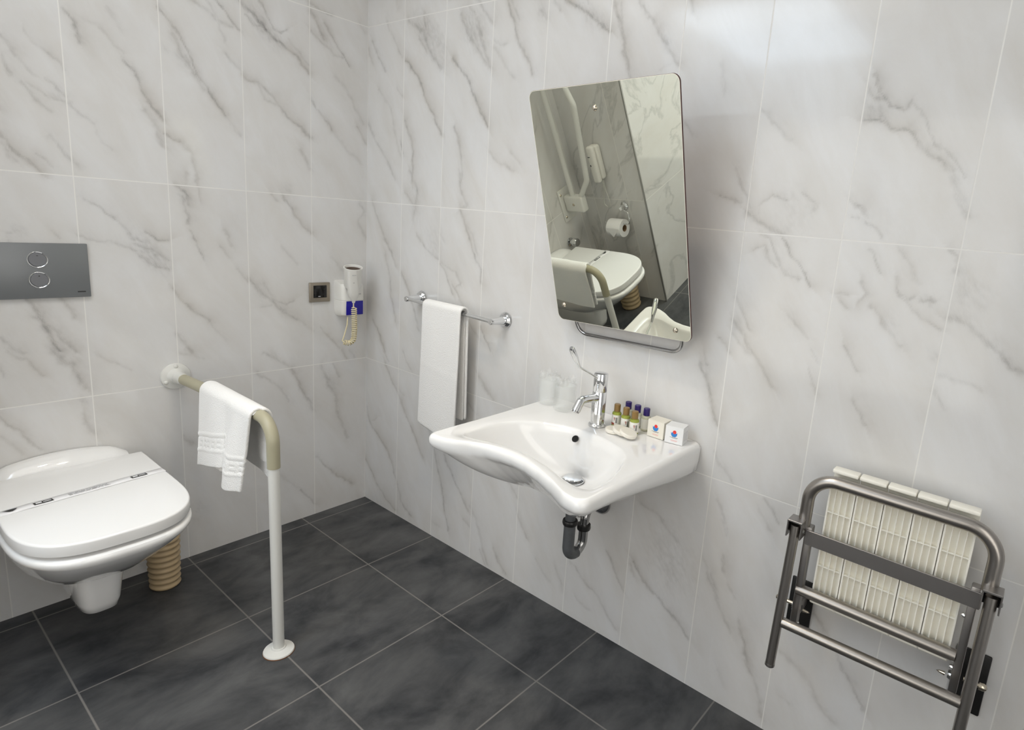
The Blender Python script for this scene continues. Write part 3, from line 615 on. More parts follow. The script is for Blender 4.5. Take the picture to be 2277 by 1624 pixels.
# ------------------------------------------------------------------ tilting mirror
MQ=[1.42099, 1.07605, 0.06, 0.48876, 0.68508, 0.2724, 0.0146, 0.02512]
mw,mh=MQ[3],MQ[4]
mirror=thing('tilting_mirror','tall rounded mirror tilted forward above the washbasin','mirror',(MQ[0],-MQ[2],MQ[1]))
mirror.rotation_mode='QUATERNION'
_yaw,_t,_rol=MQ[6],MQ[5],MQ[7]
ex_=Vector((math.cos(_yaw),-math.sin(_yaw),0)); n0=Vector((-math.sin(_yaw),-math.cos(_yaw),0)); up_=n0*math.sin(_t)+Vector((0,0,math.cos(_t)))
e1=ex_*math.cos(_rol)+up_*math.sin(_rol); e3=up_*math.cos(_rol)-ex_*math.sin(_rol); e2=e3.cross(e1)
mirror.rotation_quaternion=Matrix((e1,e2,e3)).transposed().to_quaternion()
def rrect(w,h,r,n=8,y=0,z0=0):
    pts=[]
    for cx,cz,a0 in ((w/2-r,h-r,0),(-w/2+r,h-r,PI/2),(-w/2+r,r,PI),(w/2-r,r,1.5*PI)):
        for k in range(n+1):
            a=a0+PI/2*k/n; pts.append(Vector((cx+r*math.cos(a),y,z0+cz+r*math.sin(a))))
    return pts
R0=.021
vs,fs=loft([rrect(mw,mh,R0,8,.0055),rrect(mw,mh,R0,8,.0008),rrect(mw-.0012,mh-.0012,R0,8,.0003,.0006)],True,False)
mesh_obj('mirror_backing',vs,fs,M['mirror_edge'],mirror,0)
vs,fs=loft([rrect(mw-.0036,mh-.0036,R0-.001,8,.0006,.0018),rrect(mw-.0036,mh-.0036,R0-.001,8,.0000,.0018)],True,True)
mesh_obj('mirror_glass',vs,fs,M['mirror'],mirror,0)
vs,fs=loft([rrect(mw-.0008,mh-.0008,R0,8,.0008,.0004),rrect(mw-.0012,mh-.0012,R0,8,.00005,.0006),rrect(mw-.0036,mh-.0036,R0-.001,8,.00005,.0018),rrect(mw-.0036,mh-.0036,R0-.001,8,.0008,.0018)],False,False)
mesh_obj('bevelled_edge',vs,fs,M['carton_cream'],mirror,0)
for bx,bz in ((-.013,mh-.060),(-.225+.012,.052),(.195,.030)):
    turned('mirror_screw',[(0,.006),(.003,.0058),(.0065,.0035),(.008,.0),(0,.0)],M['brass'],mirror,axis=(0,-1,0),origin=(bx,-.0002,bz))
hp=round_path([(-.190,.022,.03),(-.190,.024,-.050),(.200,.024,-.050),(.200,.022,.03)],.055,10)
tube('tilt_handle',hp,.0055,M['chrome_dark'],mirror,14)
for s in (-1,1): box('hinge_bracket',(s*.12,.025,.10),(.03,.04,.05),M['steel_flat'],mirror,.002)
# ------------------------------------------------------------------ toilet
toilet=thing('wall_hung_toilet','white wall-hung toilet with its lid closed and a paper band','toilet',(0,-1.098,0))
def dshape(L0,L1,hw,n=64,p=2.5,z=0,fr=.55,x0w=None):
    """plan outline from x=L0 (back) to x=L1 (front); straight sides then a rounded front"""
    xs=L0+(L1-L0)*fr; pts=[]
    for k in range(n+1):
        a=-PI/2+PI*k/n; c,s=math.cos(a),math.sin(a)
        x=xs+(L1-xs)*abs(c)**(2/p); y=hw*math.copysign(abs(s)**(2/p),s)
        pts.append(Vector((x,y,z)))
    back=hw if x0w is None else x0w
    m=8
    right=[Vector((xs+(L0-xs)*t/m,hw+(back-hw)*(t/m)**2,z)) for t in range(1,m+1)]
    left=[Vector((q.x,-q.y,z)) for q in reversed(right)]
    return pts+right+left
W_=.002
def ring_t(L1,hw,z,p=2.5,fr=.5,L0=W_,bw=None): return dshape(L0,L1,hw,64,p,z,fr,bw)
R=[]
ZL=.497
for L1,hw,z,p,fr in [(.30,.070,.245,2.6,.5),(.345,.092,.252,2.6,.5),(.405,.125,.268,2.6,.5),(.470,.150,.297,2.6,.5),(.540,.175,.345,2.6,.5),(.600,.193,.395,2.7,.52),(.632,.201,.425,2.8,.54),(.640,.205,.437,2.9,.55),(.640,.2055,.4455,2.9,.55),(.637,.203,.4515,2.9,.55),(.628,.197,.4535,2.9,.55),(.58,.16,.4537,2.9,.55)]:
    R.append(ring_t(L1,hw,z,p,fr))
vs,fs=loft(R,True,True); mesh_obj('pan',vs,fs,M['ceramic'],toilet,50)
R=[[q+Vector((0,.006,0)) for q in ring_t(L1,hw,z,3.6,.62)] for L1,hw,z in [(.290,.028,.098),(.315,.040,.101),(.332,.050,.112),(.341,.056,.138),(.350,.063,.20),(.365,.070,.262),(.33,.06,.285)]]
vs,fs=loft(R,True,True); mesh_obj('pedestal',vs,fs,M['ceramic'],toilet,50)
# ceramic shelf at the wall, behind the lid
prof=[(W_,.44),(W_,.5),(.02,.506),(.045,.505),(.063,.498),(.074,.486),(.082,.470),(.090,.44)]
vs=[];fs=[];ny=24
for j in range(ny+1):
    y=-.168+.336*j/ny; bul=.026*(1-(2*j/ny-1)**2); e=min(1,min(j,ny-j)/2.5)
    for x,z in prof: vs.append((x,y*(1-.0*x),z+bul*(1 if x<.06 else .55)-(1-e)*.012))
k_=len(prof)
for j in range(ny):
    for i in range(k_-1): fs.append((j*k_+i,j*k_+i+1,(j+1)*k_+i+1,(j+1)*k_+i))
    fs.append((j*k_+k_-1,j*k_,(j+1)*k_,(j+1)*k_+k_-1))
fs.append(tuple(range(k_))); fs.append(tuple(ny*k_+i for i in range(k_-1,-1,-1)))
mesh_obj('back_shelf',vs,fs,M['ceramic'],toilet,50)
def slab(name,L0,L1,hw,z0,z1,p,mat_,fr=.58,r=.008,crown=0,lipin=.0):
    rings=[]
    for t in range(5):
        a=PI/2*t/4; rings.append([(q.x,q.y) for q in dshape(L0+r*(1-math.sin(a))*.5,L1-r*(1-math.sin(a)),hw-r*(1-math.sin(a)),64,p,0,fr)]+[z0+r*.5*(1-math.cos(a))] )
    for t in range(7):
        a=PI/2*t/6; rings.append([(q.x,q.y) for q in dshape(L0+r*(1-math.cos(a))*.5,L1-r*(1-math.cos(a)),hw-r*(1-math.cos(a)),64,p,0,fr)]+[z1-r+r*math.sin(a)])
    RR=[[Vector((x,y,q[-1])) for x,y in q[:-1]] for q in rings]
    vs,fs=loft(RR,True,True); return mesh_obj(name,vs,fs,mat_,toilet,50)
slab('seat',.085,.596,.168,.4540,.470,2.9,M['black'],.55,.002).data.materials[0]=M['lid']
lid=slab('lid',.078,.628,.201,.4628,ZL,2.9,M['lid'],.55,.006)
for s in (-1,1): turned('hinge_cap',[(0,.004),(.010,.004),(.012,.003),(.012,0),(0,0)],M['chrome'],toilet,origin=(.098,s*.09,.455))
# paper band across the lid
band=thing('hygiene_paper_band','white printed paper band wrapped across the closed toilet lid','paper band',(.303,-1.098,ZL),(0,0,math.radians(6.5)))
bw=.034
def ribbon(name,path,w,mm,parent,th=.0004):
    """strip whose cross direction is x; path in (y,z)"""
    vs=[];fs=[]
    for y,z in path:
        for dx in (-w,w): vs.append((dx,y,z))
    n=len(path)
    for i in range(n-1): fs.append((2*i,2*i+1,2*i+3,2*i+2))
    o=mesh_obj(name,vs,fs,mm,parent,60); md=o.modifiers.new('thick','SOLIDIFY'); md.thickness=th; md.offset=1
    return o
pa=[(-.2055,-.050),(-.2065,-.020),(-.2055,-.006),(-.199,.0004),(-.16,.0008)]+[(-.16+.32*k/10,.0008+.0012*math.sin(k*1.3)**2) for k in range(1,11)]+[(.199,.0005),(.2045,-.006),(.2055,-.020),(.2045,-.050)]
ribbon('paper_strip',pa,bw/2,M['paper'],band)
box('printed_badge',(.001,.130,.0030),(.0155,.042,.0005),M['print_black'],band,.0002,1); box('printed_badge',(.001,-.102,.0030),(.0155,.042,.0005),M['print_black'],band,.0002,1)
for yy in (.130,-.102):
    box('badge_field',(.0005,yy-.010,.0034),(.0070,.013,.0004),M['paper'],band); box('badge_lettering',(.002,yy+.008,.0034),(.0030,.018,.0004),M['paper'],band); box('badge_lettering',(-.0030,yy+.010,.0034),(.0012,.012,.0004),M['print_grey'],band)
vs=[(-.007,-.187,.0034),(-.007,-.155,.0034),(-.001,-.160,.0034),(.006,-.168,.0034),(.0045,-.175,.0034),(-.002,-.180,.0034)]
mesh_obj('printed_emblem',vs,[tuple(range(6))],M['print_black'],band,0)
rs=random.Random(3)
for r_ in range(4):
    y=-.045
    while y<.050:
        l=rs.uniform(.006,.016); box('printed_text',(.0065-.0042*r_,y+l/2,.0029),(.0015,l,.0004),M['print_grey'],band); y+=l+.0025
# ------------------------------------------------------------------ flush plate
fp=thing('flush_plate','matt grey rectangular flush plate with two round buttons','flush plate',(0,-1.104,1.106))
bm=bmesh.new(); add_box(bm,(.005,0,0),(.010,.242,.166),.0015,2); bm_obj('plate',bm,M['plate'],fp)
for dz in (.034,-.027):
    turned('button_ring',[(.0205,.0),(.0245,.0),(.0245,.0012),(.0235,.0022),(.0215,.0012),(.0205,.0)],M['chrome'],fp,axis=(1,0,0),origin=(.010,0,dz))
    b_=turned('flush_button',[(0,.0016),(.0195,.0016),(.0207,.0004),(.0207,-.002),(0,-.002)],M['plate_btn'],fp,axis=(1,0,0),origin=(.0105,0,dz))
    box('button_mark',(.0122,.000,dz+.012),(.0003,.004 if dz>0 else .003,.0016 if dz>0 else .003),M['print_black'],b_)
box('maker_mark',(.0101,.098,-.066),(.0003,.020,.0035),M['print_black'],fp)
# ------------------------------------------------------------------ light switch
sw=thing('light_switch','bronze-framed square switch with a black rocker beside the dryer','switch',(0,-.222,1.004))
bm=bmesh.new(); add_box(bm,(.0045,0,0),(.009,.090,.082),.003,3)
bm_obj('switch_frame',bm,M['bronze'],sw)
box('rocker',(.0085,.000,.003),(.004,.058,.052),M['blackg'],sw,.0012,2)
box('rocker_mark',(.0107,-.004,-.017),(.0003,.010,.003),M['print_grey'],sw)
# ------------------------------------------------------------------ hair dryer and its wall holder
hd=thing('hair_dryer_holder','white wall-mounted hair dryer base with a blue lower panel','hair dryer holder',(0,-.102,.905))
Rn=[]
for z,d,w in [(-.004,.048,.045),(.004,.060,.050),(.03,.066,.0525),(.063,.068,.0535),(.064,.066,.052),(.067,.066,.052),(.068,.068,.0535),(.125,.066,.0535),(.137,.062,.052)]:
    pts=[(.0005,-w),(d-.016,-w),(d-.005,-w+.006),(d,-w+.018),(d,0),(d,w-.018),(d-.005,w-.006),(d-.016,w),(.0005,w)]
    Rn.append([Vector((x,y,z+(.012 if (z>.13 and x<.01) else 0))) for x,y in pts])
vs,fs=loft(Rn,True,True); mesh_obj('dryer_base',vs,fs,M['dryer'],hd,40)
box('blue_panel',(.0672,.003,.034),(.004,.078,.060),M['blue'],hd,.001,2)
box('brand_line',(.0673,.022,.094),(.0006,.022,.003),M['print_grey'],hd)
dr=thing('hair_dryer','white hair dryer standing in its holder with a coiled cord','hair dryer',(.085,-.118,.98))
tub=[(.0330,.052),(.0360,.060),(.0365,.130),(.0385,.1365),(.0385,.1405),(.0345,.1405),(.0325,.134),(.0325,.075),(0,.072)]
NA=(.20,-.11,1); NO=(-.022,.012,0)
turned('nozzle',tub,[M['dryer']],dr,axis=NA,origin=NO,seg=40)
turned('nozzle_inside',[(.0322,.131),(.0322,.077),(0,.0765)],M['dryer_in'],dr,axis=NA,origin=NO,seg=40)
Rh=[]
for z,w,d,xo in [(-.012,.004,.005,.012),(-.002,.007,.008,.013),(.012,.016,.012,.016),(.024,.021,.015,.018),(.035,.022,.016,.020),(.07,.020,.014,.030),(.128,.018,.010,.043)]:
    Rh.append([Vector((xo+.012+d*math.copysign(abs(math.cos(2*PI*k/24))**.6,math.cos(2*PI*k/24)),-.012-(xo-.012)*.85+w*math.copysign(abs(math.sin(2*PI*k/24))**.6,math.sin(2*PI*k/24)),z)) for k in range(24)])
vs,fs=loft(Rh,True,True); hn=mesh_obj('handle',vs,fs,M['dryer'],dr,50)
for yy,zz,ww,hh in ((-.030,.088,.012,.004),(-.027,.083,.006,.006),(-.031,.078,.006,.003),(-.034,.110,.018,.002)): box('printed_mark',(.0565+.0085*(zz>.1)+.0006*(zz<.08),yy,zz),(.0012,ww,hh),M['print_grey'],hn)
# coiled cord
pa=[(.024,-.012,-.012),(.024,-.012,-.024),(.022,-.012,-.034)]
cp=round_path([(.024,-.010,-.03),(.022,-.006,-.12),(.016,-.006,-.175),(.006,-.02,-.190),(.0,-.042,-.182)],.03,8)
cl=[0]
for a,b in zip(cp[:-1],cp[1:]): cl.append(cl[-1]+(b-a).length)
Ltot=cl[-1]; turns=23; N=turns*14; coil=[]
for i in range(N+1):
    s=Ltot*i/N; j=max(k for k in range(len(cl)) if cl[k]<=s+1e-9); j=min(j,len(cp)-2)
    f=(s-cl[j])/(cl[j+1]-cl[j]); c=cp[j].lerp(cp[j+1],f); tg=(cp[j+1]-cp[j]).normalized()
    u=Vector((1,0,0)); u=(u-tg*u.dot(tg)).normalized(); w=tg.cross(u); th=2*PI*turns*i/N
    rad=.0095*min(1,.35+i/12)
    coil.append(c+(u*math.cos(th)+w*math.sin(th))*rad)
path=[Vector(p) for p in pa]+coil+[Vector((-.008,-.044,-.178)),Vector((-.016,-.030,-.155)),Vector((-.022,-.014,-.115)),Vector((-.030,-.006,-.081))]
tube('coiled_cord',path,.0027,M['ivory'],dr,8)
# ------------------------------------------------------------------ grab rail beside the toilet
GR=thing('grab_rail','white floor-to-wall grab rail with a beige sleeve beside the toilet','grab rail',(0,-.763,0))
turned('wall_flange',[(0,.0005),(.046,.0005),(.0475,.003),(.046,.007),(.036,.010),(.030,.012),(.024,.022),(.022,.030),(0,.030)],M['white_coat'],GR,axis=(1,0,0),origin=(0,.001,.724))
for a in (90,210,330):
    turned('flange_bolt',[(0,.006),(.004,.0055),(.0068,.003),(.0075,0),(0,0)],M['white_coat'],GR,axis=(1,0,0),origin=(.0085,.001+.037*math.cos(math.radians(a)),.724+.037*math.sin(math.radians(a))),seg=20)
tube('wall_collar',[(.02,.0008,.725),(.085,.0,.729)],.0205,M['white_coat'],GR,28)
pth=round_path([(.084,0,.729),(.400,0,.744),(.728,0,.751),(.729,0,.610)],.135,20)
tube('grip_sleeve',pth,.0180,M['sleeve'],GR,28)
tube('post',[(.729,0,.6395),(.732,0,.008)],.0162,M['white_coat'],GR,28)
turned('floor_flange',[(0,.0),(.043,.0),(.0445,.0025),(.043,.006),(.033,.009),(.0215,.013),(.0195,.017),(0,.017)],M['white_coat'],GR,origin=(.732,0,.0006),seg=48)
turned('rust_rim',[(.0432,.0),(.0455,.0),(.0452,.0016),(.0432,.0016)],M['rust'],GR,origin=(.732,0,.0004),seg=48)
# ------------------------------------------------------------------ towels
def cloth(name,prof,width_fn,nx,mat_,axis,thick=.007,parent=None,wob=.003,seed=0,extra=None,sub=1,drop=None):
    """prof: list of (across, z) from one hem over the rail to the other hem; axis 'x': width runs along x"""
    P=[Vector((a,z,0)) for a,z in prof]; vs=[];fs=[]
    n=len(P)
    for i,p in enumerate(P):
        t=i/(n-1)
        for j in range(nx+1):
            s=j/nx; x0,x1,dz0,dz1=width_fn(t)
            x=x0+(x1-x0)*s; a=p.x; z=p.y
            hang=min(1,max(0,(prof_top(prof)-z)/.12))
            w=wob*hang*(math.sin(s*7.3+seed+3*t)+.6*math.sin(s*15.1+seed*2.1-5*t))
            z+= (dz0*(1-s)+dz1*s)*hang
            if extra: w+=extra(t,s)
            if drop: z+=drop(t,s)*hang
            vs.append((x,a+w,z))
    for i in range(n-1):
        for j in range(nx): fs.append((i*(nx+1)+j,i*(nx+1)+j+1,(i+1)*(nx+1)+j+1,(i+1)*(nx+1)+j))
    o=mesh_obj(name,vs,fs,mat_,parent,80)
    md=o.modifiers.new('thick','SOLIDIFY'); md.thickness=thick; md.offset=1 if name!='x' else 0
    if sub: sb=o.modifiers.new('soft','SUBSURF'); sb.levels=sub; sb.render_levels=sub
    return o
def prof_top(p): return max(z for a,z in p)
def drape(ax,zc,r,front_z,back_z,flare_f,flare_b,nf=26,nb=18):
    pr=[]
    for k in range(nf): t=k/nf; pr.append((ax-r-flare_f*(1-t),front_z+(zc-front_z)*t))
    for k in range(13): a=PI-PI*k/12; pr.append((ax+r*math.cos(a),zc+r*math.sin(a)))
    for k in range(1,nb+1): t=k/nb; pr.append((ax+r+flare_b*t,zc+(back_z-zc)*t))
    return pr
# folded bath towel on the chrome rail
tw=thing('bath_towel','white terry bath towel folded over the chrome towel rail','towel',(0,0,0))
RY,RZ=-.072,1.022
def seamf(t,s):
    z=t
    return .0
cloth('towel_front',drape(RY,RZ-.002,.0135,.545,.60,.012,.012,30,22),lambda t:(.520,.742,.0 if t<.5 else 0,-.035 if t<.4 else 0),14,M['towel'],'x',.010,tw,.0018,1.0,lambda t,s: -.0022*math.exp(-(((.545+(1.02-.545)*t/.46)-.80)/.004)**2) if t<.46 else 0)
cloth('towel_fold',drape(RY,RZ-.002,.0090,.560,.615,.008,.008,30,22),lambda t:(.536,.736,0,-.02),10,M['towel'],'x',.004,tw,.0015,2.2)
# small hand towel over the grab rail
ht=thing('hand_towel','white hand towel with an embossed border draped over the grab rail','towel',(0,0,0))
GY=-.763
def wf(t): 
    # t: 0 front hem .. 1 back hem
    if t<.59: k=1-t/.59; return (.300-.008*k,.655-.045*k,.0,.0)
    k=(t-.59)/.41; return (.305,.665-.01*k,0,-.01)
def emb(t,s):
    return 0
prf=drape(GY,.7445,.0222,.490,.560,.018,.004,60,40)
def band_ex(t,s):
    # woven border: two ridges and a key pattern between them on the front flap
    z=np.interp(t*(len(prf)-1),range(len(prf)),[q[1] for q in prf])
    if t>.59: return 0
    e=0
    for zc in (.600,.545): e+=.0016*math.exp(-((z-zc)/.003)**2)
    if .553<z<.592:
        u=(s*9)%1.0; q=(z-.553)/.039
        on=(q>.8 and u<.7) or (q<.2 and u>.3) or (abs(u-.35)<.12) or (.4<q<.6 and u>.35)
        e+=-.0012 if on else 0.0004
    k=max(0,min(1,(.735-z)/.16)); return -e*1.6-.016*k*math.exp(-((s-.80)/.115)**2)+.010*k*math.exp(-((s-.62)/.06)**2)
def hem_drop(t,s):
    if t>.59: return -.01*s
    st=max(0,min(1,(s-.63)/.05)); st=st*st*(3-2*st)
    return (1-st)*(.055*s/.65)+st*(.004+.05*max(0,(s-.8)))
cloth('towel_flap',prf,wf,54,M['towel'],'x',.010,ht,.003,.4,band_ex,1,hem_drop)
def inner(t):
    return (.400,.500,.03,.045) if t<.5 else (.42,.655,0,0)
cloth('inner_fold',drape(GY,.7445,.0195,.478,.59,.010,.003,30,20),inner,12,M['towel'],'x',.004,ht,.003,1.7)
# ------------------------------------------------------------------ towel rail
TR=thing('towel_rail','chrome towel rail with round rosettes on the basin wall','towel rail',(0,0,0))
for x,z in ((.398,1.026),(.884,1.014)):
    turned('rosette',[(0,.0005),(.027,.0005),(.0285,.003),(.027,.008),(.0225,.012),(.020,.016),(0,.016)],M['chrome'],TR,axis=(0,-1,0),origin=(x,0,z))
    turned('rail_post',[(0,.012),(.0155,.012),(.0118,.062),(.0112,.078),(.0095,.0805),(0,.0805)],M['chrome'],TR,axis=(0,-1,0),origin=(x,0,z-.002))
tube('rail_bar',[(.398,-.070,1.0245),(.884,-.070,1.0125)],.0078,M['chrome'],TR,20)
# ------------------------------------------------------------------ bins / brush pots of ribbed tan plastic
def ribbed(name,x,y,label,cat,r0,r1,h,nr):
    t=thing(name,label,cat,(x,y,.0006),(0,0,0))
    pr=[(0,0),(r0,0)]
    for k in range(nr):
        z0=h*k/nr; z1=h*(k+1)/nr; r=r0+(r1-r0)*k/nr
        for f in (0,.2,.4,.6,.8): pr.append((r+.0065*math.sin(PI*min(1,f/.8)),z0+(z1-z0)*f))
    pr+=[(r1,h),(r1+.001,h+.002),(r1-.003,h+.002),(r1-.004,h*.9),(0,h*.88)]
    turned('pot',pr,M['tan'],t,seg=44,smooth=60); return t
bp=ribbed('toilet_brush_pot',.130,-.872,'ribbed tan toilet brush pot on the floor right of the toilet','brush holder',.041,.047,.215,10)
# ------------------------------------------------------------------ folding shower seat
ss=thing('folding_shower_seat','steel-framed folding shower seat with ivory slats folded up against the wall','shower seat',(0,0,0))
XL,XR,YF=2.046,2.433,-.100
pth=round_path([(XL,YF,.70),(XL,YF,.829),(XR,YF,.829),(XR,YF,.70)],.062,12)
tube('seat_frame',pth,.0150,M['steel'],ss,24)
for x in (XL+.014,XR-.022):
    box('side_arm',(x,-.094,.565),(.017,.026,.27),M['steel_flat'],ss,.003,2)
tube('lower_tube',[(XL+.008,-.098,.526),(XR-.030,-.098,.526)],.0140,M['steel'],ss,24)
box('cross_bar',((XL+XR)/2,-.108,.674),(XR-XL-.018,.006,.038),M['steel_flat'],ss,.001,1)
# legs hang from open clevis blocks at the frame ends
for x in (2.035,2.440):
    bm=bmesh.new()
    add_box(bm,(x,-.122,.716),(.036,.040,.005),.001,1); add_box(bm,(x-.0165,-.122,.695),(.003,.040,.042),.0006,1); add_box(bm,(x+.0165,-.122,.695),(.003,.040,.042),.0006,1); add_box(bm,(x,-.104,.697),(.034,.003,.040),0,1)
    bm_obj('clevis',bm,M['steel_flat'],ss)
    box('clevis_inside',(x,-.108,.694),(.0295,.006,.036),M['black'],ss)  # black block in the open inside of the clevis
    turned('clevis_pin',[(0,.003),(.004,.0025),(.006,0),(0,0)],M['chrome_dark'],ss,axis=(1,0,0),origin=(x+.018,-.122,.690),seg=16)
    tube('leg',[(x,-.128,.704),(x-.002,-.150,.326)],.0118,M['steel'],ss,22)
    turned('leg_cap',[(0,0),(.0105,0),(.0122,.002),(.0122,.008),(0,.008)],M['steel_flat'],ss,axis=(.005,.05,1),origin=(x-.002,-.1504,.321),seg=22)
tube('leg_stretcher',[(2.044,-.140,.446),(2.430,-.140,.452)],.0128,M['steel'],ss,22)
# five ribbed slats, seen from underneath
sw_=.0596
def slat(i):
    x0=2.0865+i*.0611; bm=bmesh.new()
    add_box(bm,(x0+sw_/2,-.0715,.666),(sw_,.003,.330),.0008,1)
    for q in range(5):
        xx=x0+.0022+(sw_-.0044)*q/4; add_box(bm,(xx,-.0775,.662),(.0022 if q in(1,2,3) else .0040,.013,.305),.0004,1)
    for zz in (.745,.600): add_box(bm,(x0+sw_/2,-.0775,zz),(sw_-.004,.011,.0024),.0003,1)
    add_box(bm,(x0+sw_/2,-.0775,.808),(sw_,.014,.0035),.0008,1)
    # hooked lips: over the top of the frame and below the lower tube
    add_box(bm,(x0+sw_/2,-.072,.8515),(sw_-.001,.030,.010),.003,2); add_box(bm,(x0+sw_/2,-.060,.835),(sw_-.001,.007,.030),.001,1)
    for t in range(5):
        a=t/4; add_box(bm,(x0+sw_/2,-.064-.020*a*a,.514-.009*a),(sw_,.012,.012),.002,1)
    add_box(bm,(x0+sw_/2,-.0665,.492),(sw_-.001,.014,.006),.001,1)
    return bm_obj('slat',bm,M['slat'],ss)
for i in range(5): slat(i)
# wall plates, hinge pins and bolts
for x0,x1 in ((2.016,2.078),(2.402,2.470)):
    box('wall_plate',((x0+x1)/2,-.004,.425),(x1-x0,.007,.155),M['black'],ss,.003,2)
    xm=(x0+x1)/2
    for zz in (.475,.375): turned('plate_screw',[(0,.004),(.003,.0038),(.006,.002),(.007,0),(0,0)],M['chrome_dark'],ss,axis=(0,-1,0),origin=(xm,-.0075,zz),seg=18)
for xa in (XL+.014,XR-.022):
    box('hinge_lug',(xa+.0,-.048,.455),(.008,.084,.036),M['steel_flat'],ss,.004,2)
for xb,s in ((2.010,-1),(2.456,1)):
    tube('hinge_pin',[(xb-s*.030,-.052,.453),(xb+s*.004,-.052,.453)],.0050,M['brass'],ss,14)
    turned('domed_nut',[(0,.016),(.005,.0145),(.008,.010),(.0088,.004),(.0088,0),(0,0)],M['brass'],ss,axis=(s,0,0),origin=(xb,-.052,.453),seg=20)
for xb,s in ((2.062,1),(2.398,-1)):
    turned('spacer',[(0,.022),(.009,.022),(.0115,.016),(.0115,0),(0,0)],M['chrome_dark'],ss,axis=(s,0,0),origin=(xb-s*.02,-.062,.455),seg=20)
    turned('pin_tip',[(0,.018),(.003,.012),(.005,0),(0,0)],M['brass'],ss,axis=(s,0,0),origin=(xb+s*.007,-.062,.452),seg=16)
for zz in (.628,.500): turned('rivet',[(0,.008),(.004,.007),(.006,.003),(.006,0),(0,0)],M['chrome'],ss,axis=(-1,0,0),origin=(XR-.030,-.103,zz),seg=16)
# ------------------------------------------------------------------ things seen only in the mirror
rb_=ribbed('waste_bin',.270,-1.44,'ribbed tan waste bin left of the toilet, seen in the mirror','bin',.056,.064,.21,7)
fr=thing('fold_up_support_rail','white hinged support rail folded up left of the toilet, seen in the mirror','support rail',(0,-1.395,0))
bm=bmesh.new(); add_box(bm,(.006,0,.725),(.012,.10,.20),.004,2); bm_obj('rail_wall_plate',bm,M['white_coat'],fr)
bm=bmesh.new(); add_box(bm,(.085,0,.735),(.14,.05,.10),.012,3); bm_obj('hinge_block',bm,M['white_coat'],fr)
for dz in (-.07,.07): turned('rail_bolt',[(0,.005),(.005,.004),(.008,0),(0,0)],M['brass'],fr,axis=(1,0,0),origin=(.0125,.035,.725+dz),seg=16)
turned('hinge_bolt',[(0,.005),(.006,.004),(.009,0),(0,0)],M['brass'],fr,axis=(0,1,0),origin=(.085,.025,.735),seg=16)
pth=round_path([(.075,0,.76),(.075,0,1.50),(.20,0,1.50),(.262,0,1.30),(.215,0,.88),(.135,0,.775)],[.06,.06,.05,.05],8)
tube('folded_tube',pth,.0155,M['white_coat'],fr,20)
ph=thing('wall_telephone','white wall telephone with a cord on the niche wall, seen in the mirror','telephone',(.215,-NY+.0006,.93))
bm=bmesh.new(); add_box(bm,(0,.022,.005),(.060,.042,.20),.014,3); bm_obj('telephone_base',bm,M['dryer'],ph)
bm=bmesh.new(); add_box(bm,(.004,.062,.005),(.048,.034,.215),.014,3); bm_obj('handset',bm,M['dryer'],ph)
box('handset_mark',(-.006,.0795,.055),(.016,.001,.004),M['print_black'],ph); box('handset_mark',(-.006,.0795,.005),(.006,.001,.010),M['print_black'],ph)
lp=round_path([(.010,.03,-.10),(.004,.032,-.17),(-.022,.034,-.25),(.012,.034,-.285),(.026,.032,-.24),(.012,.028,-.17),(.006,.02,-.10)],.025,6)
tube('phone_cord',lp,.0036,M['cord'],ph,8)
hk=thing('paper_holder','chrome toilet paper holder on the niche wall, seen in the mirror','paper holder',(.315,-NY+.0006,.655))
turned('holder_rosette',[(0,0),(.024,0),(.025,.004),(.014,.010),(.012,.035),(.010,.042),(0,.042)],M['chrome'],hk,axis=(0,1,0))
wp=round_path([(0,.036,0),(.055,.052,-.012),(.072,.070,-.045),(.060,.070,-.080),(-.115,.070,-.077)],.02,7)
tube('holder_wire',wp,.0035,M['chrome'],hk,10)
rl=thing('toilet_roll','white toilet paper roll on the chrome holder, seen in the mirror','toilet roll',(.285,-NY+.071,.5465))
turned('paper_roll',[(.0205,-.05),(.052,-.05),(.0525,-.045),(.0525,.045),(.052,.05),(.0205,.05),(.0205,-.05)],M['paper'],rl,axis=(1,0,0))
turned('cardboard_core',[(.0202,-.0505),(.0202,.0505),(.019,.0505),(.019,-.0505),(.0202,-.0505)],M['cardboard'],rl,axis=(1,0,0))
vs=[(-.045,.0525,.02),(.0,.0535,.022),(.045,.0525,.02),(.0,.056,-.035)]
o=mesh_obj('folded_end',vs,[(0,1,3),(1,2,3)],M['paper'],rl,0); md=o.modifiers.new('t','SOLIDIFY'); md.thickness=.0006
kn=thing('angle_valve','chrome round shut-off valve on the wall left of the toilet lid','valve',(.0006,-1.335,.50))
turned('valve_rosette',[(0,0),(.026,0),(.026,.006),(.014,.010),(.013,.03),(0,.03)],M['chrome'],kn,axis=(1,0,0))
turned('valve_knob',[(0,.0),(.022,.0),(.026,.006),(.026,.030),(.022,.036),(0,.036)],M['chrome'],kn,axis=(1,0,0),origin=(.028,0,0))
